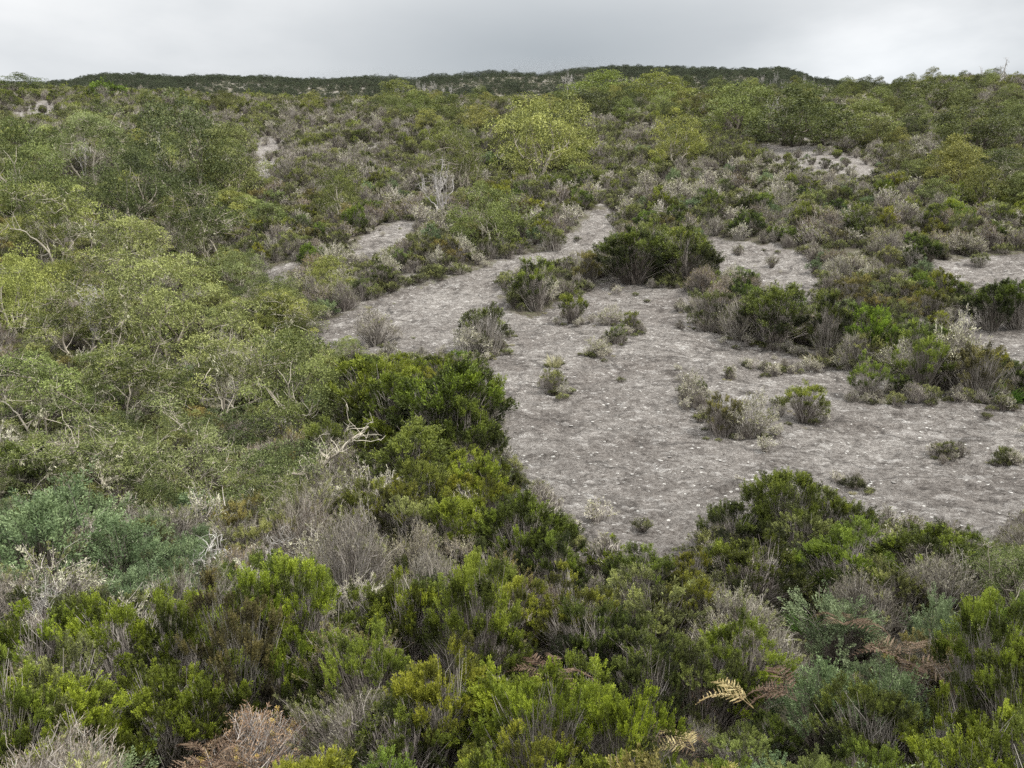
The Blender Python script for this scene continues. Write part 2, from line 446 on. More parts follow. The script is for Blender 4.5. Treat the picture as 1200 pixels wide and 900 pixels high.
def g_heather(seed, lod, R=.62, H=1.25, nC=62, mat='heather', bright=.62, twigs=7, nS=11, erect=.9, leafy=1.0, low=1.3, foot=.22):
    rng = np.random.default_rng(seed); q = LOD[lod]
    fo, st = MB(), MB()
    C = dome_points(nC, R, H, rng, .3)
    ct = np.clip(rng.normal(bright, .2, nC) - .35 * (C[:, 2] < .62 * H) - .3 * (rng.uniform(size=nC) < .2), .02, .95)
    ns = max(3, int(nS * (1, .8, .5)[lod]))
    out = unit(np.stack([C[:, 0], C[:, 1], C[:, 2] * .25], 1))
    cc = np.repeat(C, ns, 0); oo = np.repeat(out, ns, 0)
    off = rng.normal(size=cc.shape) * np.array([.05, .05, .03])
    AX = oo * .45 + np.array([0, 0, erect]) + rng.normal(size=cc.shape) * .24
    LEN = rng.uniform(.10, .20, len(cc)) * (1, 1.05, 1.3)[lod]
    tt = np.repeat(ct, ns) + rng.normal(size=len(cc)) * .08
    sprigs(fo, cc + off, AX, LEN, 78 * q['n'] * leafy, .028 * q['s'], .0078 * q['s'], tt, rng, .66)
    # grey-green lower sprays along the stems
    nl = int(nC * low)
    Pl = C[rng.integers(0, nC, nl)] * np.stack([rng.uniform(.5, .95, nl)] * 2 + [rng.uniform(.3, .85, nl)], 1)
    sprigs(fo, Pl, unit(Pl * np.array([1, 1, .2])) * .5 + np.array([0, 0, .8]) + rng.normal(size=Pl.shape) * .3, rng.uniform(.12, .22, nl),
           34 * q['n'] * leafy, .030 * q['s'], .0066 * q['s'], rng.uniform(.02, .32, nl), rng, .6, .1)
    # stems
    nt = max(2, int(twigs * (1, .75, .35)[lod]))
    E = np.repeat(C, nt, 0) + rng.normal(size=(nC * nt, 3)) * np.array([.07, .07, .05])
    A = E * np.array([foot, foot, 0]) * rng.uniform(.3, 1.2, (len(E), 1)) + rng.normal(size=E.shape) * np.array([.05, .05, 0]) - np.array([0, 0, .06])
    PT = curve_pts(A, E, rng, .05)
    rad = np.linspace(1, .35, 5)[None] * rng.uniform(.0045, .009, (len(E), 1)) * (1, 1.25, 2.2)[lod]
    st.tubes(PT, rad, 3, np.clip(rng.normal(.45, .2, len(E)), 0, 1))
    return [('foliage', fo, mat), ('stems', st, 'twig')]


def g_twiggy(seed, lod, R=.68, H=1.15, nC=58, mat='dry', green=.25, gmat='olive'):
    rng = np.random.default_rng(seed); q = LOD[lod]
    fo, st, tw = MB(), MB(), MB()
    C = dome_points(nC, R, H, rng, .3)
    out = unit(np.stack([C[:, 0], C[:, 1], C[:, 2] * .3], 1))
    ns = (12, 9, 5)[lod]
    cc = np.repeat(C, ns, 0); oo = np.repeat(out, ns, 0)
    AX = oo * .55 + np.array([0, 0, .85]) + rng.normal(size=cc.shape) * .35
    # thin dry twiglets
    n = len(cc); LEN = rng.uniform(.14, .32, n)
    base = cc + rng.normal(size=cc.shape) * .08 - unit(AX) * .12
    E = base + unit(AX) * LEN[:, None]
    st.tubes(curve_pts(base, E, rng, .08, 3, 0), np.linspace(1, .4, 3)[None] * .0042 * (1, 1.5, 3.2)[lod], 3, np.clip(rng.normal(.6, .22, n), 0, 1))
    sprigs(tw, base, AX, LEN, 13 * q['n'] + (0, 1, 1)[lod], .05 * q['s'], .0065 * q['s'], np.clip(rng.normal(.5, .25, n), 0, 1), rng, .55, .15)
    ng = int(n * green)
    ii = rng.integers(0, n, ng)
    sprigs(fo, E[ii] - unit(AX[ii]) * .08, AX[ii], rng.uniform(.08, .17, ng), 50 * q['n'], .030 * q['s'], .0075 * q['s'], np.clip(rng.normal(.5, .2, ng), 0, 1), rng)
    nt = (7, 5, 2)[lod]
    E2 = np.repeat(C, nt, 0) + rng.normal(size=(nC * nt, 3)) * .06
    A = E2 * np.array([.22, .22, 0]) * rng.uniform(.3, 1.3, (len(E2), 1)) - np.array([0, 0, .06])
    st.tubes(curve_pts(A, E2, rng, .06), np.linspace(1, .4, 5)[None] * rng.uniform(.005, .010, (len(E2), 1)) * (1, 1.2, 2)[lod], 3, np.clip(rng.normal(.5, .22, len(E2)), 0, 1))
    return [('twigs', tw, mat), ('foliage', fo, gmat), ('stems', st, 'twig')]


def g_blue(seed, lod, R=.7, H=1.1, nC=46):
    rng = np.random.default_rng(seed); q = LOD[lod]
    fo, st = MB(), MB()
    C = dome_points(nC, R, H, rng, .28, 3, .3)
    out = unit(np.stack([C[:, 0], C[:, 1], C[:, 2] * .2], 1))
    ns = (7, 6, 4)[lod]
    cc = np.repeat(C, ns, 0) + rng.normal(size=(nC * ns, 3)) * .06
    AX = np.repeat(out, ns, 0) * .8 + np.array([0, 0, .7]) + rng.normal(size=cc.shape) * .38
    LEN = rng.uniform(.2, .38, len(cc))
    tt = np.repeat(np.clip(rng.normal(.5, .18, nC), 0, 1), ns)
    sprigs(fo, cc - unit(AX) * .12, AX, LEN, 44 * q['n'], .042 * q['s'], .014 * q['s'], tt, rng, .8, .35)
    nt = (4, 3, 1)[lod]
    E = np.repeat(C, nt, 0) + rng.normal(size=(nC * nt, 3)) * .08
    A = E * np.array([.15, .15, 0]) - np.array([0, 0, .06])
    st.tubes(curve_pts(A, E, rng, .08), np.linspace(1, .35, 5)[None] * rng.uniform(.005, .01, (len(E), 1)) * (1, 1.2, 2)[lod], 3, np.clip(rng.normal(.2, .15, len(E)), 0, 1))
    return [('foliage', fo, 'blue'), ('stems', st, 'twig')]


def g_lichen(seed, lod, R=.55, H=1.0, nC=34, green=.3):
    rng = np.random.default_rng(seed); q = LOD[lod]
    fo, st, li = MB(), MB(), MB()
    C = dome_points(nC, R, H, rng, .3, 3, .35)
    ns = (7, 6, 4)[lod]
    cc = np.repeat(C, ns, 0) + rng.normal(size=(nC * ns, 3)) * .09
    AX = unit(cc * np.array([1, 1, .3])) * .7 + np.array([0, 0, .5]) + rng.normal(size=cc.shape) * .5
    LEN = rng.uniform(.15, .32, len(cc))
    st.tubes(curve_pts(cc - unit(AX) * .1, cc + unit(AX) * LEN[:, None], rng, .1, 3, 0), np.linspace(1, .5, 3)[None] * .006 * (1, 1.4, 2.5)[lod], 3, np.clip(rng.normal(.75, .2, len(cc)), 0, 1))
    sel = rng.uniform(size=len(cc)) > green
    sprigs(li, cc[sel] - unit(AX[sel]) * .05, AX[sel], LEN[sel], 22 * q['n'], .045 * q['s'], .012 * q['s'], np.clip(rng.normal(.5, .22, sel.sum()), 0, 1), rng, .6, .1)
    sprigs(fo, cc[~sel], AX[~sel], LEN[~sel] * .8, 34 * q['n'], .036 * q['s'], .012 * q['s'], np.clip(rng.normal(.5, .2, (~sel).sum()), 0, 1), rng)
    nt = (5, 4, 2)[lod]
    E = np.repeat(C, nt, 0) + rng.normal(size=(nC * nt, 3)) * .08
    A = E * np.array([.5, .5, 0]) - np.array([0, 0, .06])
    st.tubes(curve_pts(A, E, rng, .1), np.linspace(1, .4, 5)[None] * rng.uniform(.006, .012, (len(E), 1)) * (1, 1.2, 2)[lod], 3, np.clip(rng.normal(.6, .2, len(E)), 0, 1))
    return [('lichen_clumps', li, 'lichen'), ('foliage', fo, 'olive'), ('stems', st, 'twig')]


def skeleton(rng, H, R, n_main=4, forks=(3, 3, 3), wig=.16, lean=.35, base_r=.11):
    """twisted branching skeleton: (polylines (n,6,3), radii (n,6), tip points)"""
    P, Rd, tips = [], [], []

    def limb(a, d, L, r, lev):
        pts = [a]; p = a.copy(); dd = d.copy()
        for i in range(5):
            dd = dd + rng.normal(size=3) * wig * 1.6
            dd[2] += .05 + .05 * lev
            dd /= np.linalg.norm(dd)
            p = p + dd * L / 5
            pts.append(p.copy())
        r1 = r * (.62 if lev < len(forks) else .35)
        P.append(pts); Rd.append(np.linspace(r, r1, 6))
        if lev >= len(forks):
            tips.append((p.copy(), dd.copy())); return
        for k in range(forks[lev]):
            sd = rng.normal(size=3); sd[2] = abs(sd[2]) * .35
            sd -= sd.dot(dd) * dd; sd /= np.linalg.norm(sd)
            nd = dd * rng.uniform(.45, .9) + sd * rng.uniform(.55, 1.0) + np.array([0, 0, .15])
            nd /= np.linalg.norm(nd)
            start = np.array(pts[rng.integers(3, 6)])
            limb(start, nd, L * rng.uniform(.55, .85), r1 * rng.uniform(.6, .85), lev + 1)
    for k in range(n_main):
        a = 2 * PI * (k + rng.uniform(-.3, .3)) / n_main
        d = np.array([math.cos(a) * lean, math.sin(a) * lean, 1.0]); d /= np.linalg.norm(d)
        limb(np.array([math.cos(a) * .07, math.sin(a) * .07, -.15]), d, H * rng.uniform(.36, .5), base_r * rng.uniform(.7, 1.1), 0)
    P = np.array(P); Rd = np.array(Rd)
    T = np.array([t[0] for t in tips])
    # fit into the wanted height and radius
    sz = H / max(T[:, 2].max(), .1) * .93
    sr = R / max(np.percentile(np.hypot(T[:, 0], T[:, 1]), 92), .1) * .92
    S = np.array([sr, sr, sz])
    P = P * S; T = T * S
    return P, Rd, T


def g_acacia(seed, lod, H=3.2, R=1.9, mat='acacia', bright=.5, dense=1.0, lich=.3):
    rng = np.random.default_rng(seed); q = LOD[lod]
    cr, tr, li = MB(), MB(), MB()
    P, Rd, T = skeleton(rng, H, R, rng.integers(3, 5), (3, 3, 2), .2, .5, .045)
    tr.tubes(P, Rd * (1, 1, 1.2)[lod], (6, 5, 3)[lod], np.clip(rng.normal(.55, .2, len(P)), 0, 1))
    # leaf clusters at the branch tips and over the outer crown, flattened, with gaps between
    D = dome_points(46, R * .97, H * .99, rng, .22, 4, .35)
    nodes = P[:, 2:].reshape(-1, 3)
    near = np.array([nodes[np.argmin(((nodes - d_) ** 2).sum(1))] for d_ in D])
    tr.tubes(curve_pts(near, D, rng, .12, 5, .1), np.linspace(1, .4, 5)[None] * .014 * (1, 1.1, 1.3)[lod], 4, np.clip(rng.normal(.42, .2, len(D)), 0, 1))
    T2 = T[rng.permutation(len(T))[:max(20, int(len(T) * .62))]]
    K = np.concatenate([T2, D])
    nl = int(190 * dense * (1, .70, .44)[lod])
    ll = (.090, .108, .165)[lod]; lw = (.019, .032, .060)[lod]
    rad = rng.uniform(.24, .62, len(K)) * (H / 3.2) ** .5
    # leafy twigs
    nt = (7, 5, 2)[lod]
    kk = np.repeat(np.arange(len(K)), nt)
    Td = unit(rng.normal(size=(len(kk), 3)) * np.array([1, 1, .5]) + np.array([0, 0, .45]))
    E = K[kk] + Td * (rad[kk] * rng.uniform(.5, 1.1, len(kk)))[:, None]
    tr.tubes(curve_pts(K[kk], E, rng, .1, 3, 0), np.linspace(1, .4, 3)[None] * .006 * (1, 1.2, 1.6)[lod], 3, np.clip(rng.normal(.55, .22, len(kk)), 0, 1))
    kk = np.repeat(np.arange(len(K)), nl)
    d = unit(rng.normal(size=(len(kk), 3)))
    d[:, 2] = np.abs(d[:, 2]) * np.where(rng.uniform(size=len(kk)) < .9, 1, -.6)
    pos = K[kk] + d * (rad[kk] * rng.uniform(.35, 1, len(kk)) ** .5)[:, None] * np.array([1, 1, .72])
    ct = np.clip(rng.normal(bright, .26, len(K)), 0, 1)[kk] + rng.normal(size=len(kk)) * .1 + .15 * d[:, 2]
    dr = d * .6 + rng.normal(size=d.shape) * .55 + np.array([0, 0, .05])
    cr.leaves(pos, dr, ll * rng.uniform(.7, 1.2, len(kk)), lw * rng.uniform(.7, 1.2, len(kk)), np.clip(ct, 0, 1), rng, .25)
    # beard lichen hanging on branches
    if lich > 0:
        nb = int(len(P) * lich * 3)
        pk = P[rng.integers(len(P) // 4, len(P), nb), rng.integers(2, 6, nb)]
        sprigs(li, pk, np.tile([0, 0, -1.], (nb, 1)) + rng.normal(size=(nb, 3)) * .5, rng.uniform(.1, .25, nb), 18 * q['n'] + 2, .055 * q['s'], .016 * q['s'], np.clip(rng.normal(.5, .25, nb), 0, 1), rng, .5, .1)
        return [('crown', cr, mat), ('trunk', tr, 'bark'), ('lichen_clumps', li, 'lichen')]
    return [('crown', cr, mat), ('trunk', tr, 'bark')]


def g_bushy(seed, lod, H=3.6, R=2.2, mat='bushy', bright=.5, bark='darkbark'):
    rng = np.random.default_rng(seed); q = LOD[lod]
    cr, tr = MB(), MB()
    P, Rd, T = skeleton(rng, H * .86, R * .8, 3, (3, 3), .13, .4, .09)
    tr.tubes(P, Rd * (1, 1, 1.2)[lod], (6, 5, 3)[lod], np.clip(rng.normal(.5, .2, len(P)), 0, 1))
    K = dome_points(62, R, H, rng, .25, 4, .3)
    sa = rng.uniform(0, 2 * PI, 30); sr = R * rng.uniform(.5, .98, 30)
    K = np.concatenate([K, np.stack([sr * np.cos(sa), sr * np.sin(sa), H * rng.uniform(.08, .42, 30)], 1)])
    rad = rng.uniform(.28, .75, len(K)) * (H / 3.6) ** .6
    nl = int(260 * (1, .58, .36)[lod])
    ll = (.07, .095, .14)[lod]; lw = (.026, .038, .062)[lod]
    kk = np.repeat(np.arange(len(K)), nl)
    d = unit(rng.normal(size=(len(kk), 3))); d[:, 2] = np.abs(d[:, 2]) * np.where(rng.uniform(size=len(kk)) < .85, 1, -1)
    pos = K[kk] + d * (rad[kk] * rng.uniform(.3, 1, len(kk)) ** .5)[:, None] * np.array([1, 1, .72])
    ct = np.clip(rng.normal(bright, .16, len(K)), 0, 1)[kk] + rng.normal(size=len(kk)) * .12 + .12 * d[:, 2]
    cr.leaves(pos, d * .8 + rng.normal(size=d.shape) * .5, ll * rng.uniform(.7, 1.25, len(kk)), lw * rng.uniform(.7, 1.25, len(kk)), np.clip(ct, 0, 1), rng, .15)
    return [('crown', cr, mat), ('trunk', tr, bark)]


def g_dead(seed, H=3.0, R=1.1, mat='snag', thick=1.0):
    rng = np.random.default_rng(seed)
    P, Rd, T = skeleton(rng, H, R, 2, (3, 3, 3), .2, .25, .06)
    tr, br = MB(), MB()
    big = Rd[:, 0] > .045
    tr.tubes(P[big], Rd[big], 6, rng.uniform(.3, .8, big.sum()))
    br.tubes(P[~big], np.maximum(Rd[~big], .007) * thick, 5, rng.uniform(.3, 1, (~big).sum()))
    n = len(T) * 3
    A = np.repeat(T, 3, 0); E = A + unit(rng.normal(size=A.shape) + np.array([0, 0, .6])) * rng.uniform(.15, .4, (n, 1))
    br.tubes(curve_pts(A, E, rng, .1, 3, 0), np.linspace(1, .5, 3)[None] * .0055 * thick, 3, rng.uniform(.4, 1, n))
    return [('trunk', tr, mat), ('branches', br, mat)]


def frond_mesh(name, mat, seed, L=.85, W=.2, droop=.45, curl=0.0):
    """one bracken frond lying along +X, arching down"""
    rng = np.random.default_rng(seed)
    mb = MB()
    k = 16
    t = np.linspace(0, 1, k)
    ax = np.stack([L * t * (1 - .25 * droop * t), curl * L * t ** 2, L * (.55 * t - (.55 + droop * .55) * t ** 2)], 1)
    mb.tubes(ax[None, ::3], np.linspace(.006, .001, 6)[None], 4, .2)
    for i in range(3, k):
        w = W * math.sin(PI * min(1, (t[i] * 1.02)) ** .75) ** .8 + .012
        for s in (-1, 1):
            d = unit(np.array([.55, s * 1.0, .12]) + rng.normal(size=3) * .07)
            m = 9
            u = np.linspace(.06, 1, m)
            b = ax[i] + d * (w * u)[:, None] - np.array([0, 0, .16]) * (w * u ** 2)[:, None]
            mb.leaves(ax[i][None], (d - np.array([0, 0, .16]))[None], w * 1.05, w * .13, np.array([rng.uniform(.3, .8)]), rng)
            pl = w * .10 * (1 - u) ** .7 + .006
            for s2 in (-1, 1):
                dd = np.tile(unit(d * .35 + s2 * np.array([1, -s * .2, 0])), (m, 1)) + rng.normal(size=(m, 3)) * .1
                mb.leaves(b, dd, pl, .014, np.clip(rng.normal(.55, .2) + rng.normal(size=m) * .12, 0, 1), rng)
    return mb.mesh(name, M[mat])


def g_grass(seed, n=260, H=.4, R=.18, mat='grass', w=.009):
    rng = np.random.default_rng(seed)
    mb = MB()
    a = rng.uniform(0, 2 * PI, n); r = R * np.sqrt(rng.uniform(0, 1, n))
    P = np.stack([r * np.cos(a), r * np.sin(a), np.full(n, -.03)], 1)
    D = unit(np.stack([np.cos(a) * r / R * .7, np.sin(a) * r / R * .7, np.ones(n)], 1) + rng.normal(size=(n, 3)) * .22)
    L = H * rng.uniform(.5, 1.1, n)
    ti = rng.uniform(0, 1, n)
    mid = P + D * (L * .55)[:, None]
    mb.leaves(P, D, L * .6, w, ti, rng)
    D2 = unit(D + np.stack([np.cos(a) * .6, np.sin(a) * .6, -np.full(n, .35)], 1))
    mb.leaves(mid - D * (L * .12)[:, None], D2, L * .6, w * .9, ti, rng)
    return [('blades', mb, mat)]


# kinds: name, category, generator variants, nominal height & width of a variant
KINDS = {
    'heather_shrub': ('shrub', [lambda l, s=s: g_heather(100 + s, l, R=.58 + .07 * (s % 3), H=1.12 + .13 * (s % 4), nC=44 + 5 * s, bright=.54 + .05 * (s % 3), low=.8 + .3 * (s % 4)) for s in range(7)] + [lambda l, s=s: g_heather(180 + s, l, R=.68, H=1.15, nC=96, bright=.56, twigs=4, low=2.6, erect=.7) for s in range(3)], 1.35, 1.45),
    'olive_shrub': ('shrub', [lambda l, s=s: g_heather(200 + s, l, R=.66, H=1.1, nC=54, mat='olive', bright=.5, twigs=8, nS=8, erect=.55, low=2.2, foot=.55) for s in range(4)], 1.2, 1.5),
    'twiggy_shrub': ('shrub', [lambda l, s=s: g_twiggy(300 + s, l, green=(.06, .16, .28, .4)[s]) for s in range(4)], 1.35, 1.6),
    'feathery_shrub': ('shrub', [lambda l, s=s: g_blue(400 + s, l) for s in range(3)], 1.3, 1.7),
    'lichen_shrub': ('shrub', [lambda l, s=s: g_lichen(500 + s, l, green=(.15, .35, .5)[s]) for s in range(3)], 1.15, 1.4),
    'acacia_tree': ('tree', [lambda l, s=s: g_acacia(600 + s, l, H=3.2, R=1.8, bright=.46 + .05 * (s % 3), lich=(.4, .2, .6, .3, .15)[s]) for s in range(5)] + [lambda l, s=s: g_bushy(660 + s, l, H=3.15, R=1.95, mat='acacia', bright=.5, bark='bark') for s in range(4)], 3.7, 4.6),
    'bushy_tree': ('tree', [lambda l, s=s: g_bushy(700 + s, l) for s in range(4)], 4.3, 5.5),
    'dead_tree': ('dead tree', [lambda l, s=s: g_dead(800 + s, thick=1.7 if s == 2 else 1 if s < 4 else 1.6, R=1.1 if s < 4 else 1.2) for s in range(6)], 3.1, 2.2),
    'grass_tuft': ('grass', [lambda l, s=s: g_grass(900 + s) for s in range(2)], .4, .6),
    'straw_tussock': ('grass', [lambda l, s=s: g_grass(920 + s, 200, .3, .16, 'tussock') for s in range(2)], .3, .5),
    'mossy_cushion': ('plant', [lambda l, s=s: g_heather(950 + s, l, R=.5, H=.36, nC=40, mat='olive', bright=.5, twigs=2, nS=7) for s in range(2)], .45, 1.1),
}
_cache = {}


def parts_of(kind, var, lod):
    key = (kind, var, lod)
    if key not in _cache:
        g = KINDS[kind][1][var](lod)
        _cache[key] = [(pn, mb.mesh(f'{kind}_{pn}', M[mt])) for pn, mb, mt in g if mb.v]
    return _cache[key]


def lod_for(y): return 0 if y < 15.5 else 1 if y < 50 else 2


PLACED = []


def place(kind, x, y, z, sw, sh, rz, var=None, color=None, lod=None, tilt=None):
    var = RNG.integers(9 if kind == 'acacia_tree' else len(KINDS[kind][1])) if var is None else var
    lod = lod_for(y) if lod is None else lod
    ps = parts_of(kind, int(var), lod)
    if len(ps) == 1:
        root = link(kind, ps[0][1]); objs = [root]
    else:
        root = link(kind, None); root.empty_display_size = .2
        objs = []
        for pn, me in ps:
            host = next((o for o in objs if o.name.startswith('trunk')), root) if pn == 'lichen_clumps' else root
            objs.append(link(pn, me, host))
    for o in objs:
        if color and o.data.materials[0].name in ('heather_leaves', 'olive_heath_leaves', 'dry_twig_foliage', 'blue_green_leaves', 'acacia_leaves', 'bushy_tree_leaves', 'grass_blades'):
            o.color = (*color, 1)
    root.location = (x, y, z); root.rotation_euler = (0 if tilt is None else tilt, 0, rz); root.scale = (sw, sw, sh)
    root['category'] = KINDS[kind][0]
    return root


def at_px(kind, px, py, wpx, hpx, label, short, var=None, color=None, group=None, lod=None):
    x, y, z = ground_at(px, py)
    d = math.sqrt(x * x + y * y + z * z)
    dep = y * CP - z * SP
    _, _, nh, nw = 0, 0, KINDS[kind][2], KINDS[kind][3]
    sw = wpx * dep / F / nw; sh = hpx * dep / F / nh * 1.04
    o = place(kind, x, y, z, sw, sh, RNG.uniform(0, 2 * PI), var, color, lod)
    o['label'] = label
    if group: o['group'] = group
    PLACED.append((x, y, sw * nw * .5, short, px, py, o))
    return o

# ------------------------------------------------------------------ the ground sheet and the bare rock
def build_ground():
    rows = np.arange(1125, 119, -1.7)
    lyr = np.interp(-rows, -np.interp(_ly, np.log(_y), _r), _ly)
    ys = np.concatenate([np.arange(-5, 5, .45), np.exp(lyr), np.linspace(193, 620, 75), np.linspace(632, 1600, 14)])
    us = np.concatenate([np.linspace(-2.2, -.70, 60), np.linspace(-.695, .695, 840), np.linspace(.70, 2.2, 60)])
    Y, U = np.meshgrid(ys, us, indexing='ij')
    X = U * np.maximum(Y, 6.0)
    Z = terrain(X, Y)
    px, py = project(X, np.maximum(Y, 4), Z)
    rid = np.where(Y > 6, rock_id(px, py, X, Y), 0)
    soft = np.where(Y > 6, rock_soft(px, py, X, Y), 0.)
    near = np.clip((Y + 2) / 8, 0, 1) * np.clip((140 - Y) / 60, 0, 1)
    rel = .055 * fbm(X * .7, Y * .7, 3, 11) + .03 * fbm(X * 2.3, Y * 3.2, 3, 12) + .022 * fbm(X * 7, Y * 9, 3, 13)
    # low ledges that run across the slope
    led = (Y * 0.9 + X * .25 + 1.4 * fbm(X / 3.5, Y / 3.5, 3, 15))
    rel += (.05 + .07 * np.clip(fbm(X / 2.6, Y / 2.6, 2, 16), 0, 1)) * (smooth(.0, .10, led / 2.3 % 1.0) - (led / 2.3 % 1.0))
    Z = Z + near * rel
    V = np.stack([X, Y, Z], -1).reshape(-1, 3)
    ny, nx = X.shape
    I = np.arange(ny * nx).reshape(ny, nx)
    Q = np.stack([I[:-1, :-1], I[:-1, 1:], I[1:, 1:], I[1:, :-1]], -1).reshape(-1, 4)
    rf = rid.ravel()[Q]
    fid = np.where((rf == rf[:, :1]).all(1), rf[:, 0], 0)

    def sub(name, sel, mat):
        q = Q[sel]
        u, inv = np.unique(q, return_inverse=True)
        return link(name, build_mesh(name, V[u], inv.reshape(-1, 4), soft.ravel()[u], [mat], smooth_=True))
    g = sub('hillside_ground', fid == 0, M['soil'])
    tag(g, 'dark peaty heath ground sloping up to the ridge', 'ground', None, 'structure')
    for i, (lab, _) in enumerate(ROCKS):
        sel = fid == i + 1
        if sel.any():
            tag(sub('rock_slab', sel, M['rock']), lab, 'rock', 'bare rock on the hillside', 'structure')


build_ground()

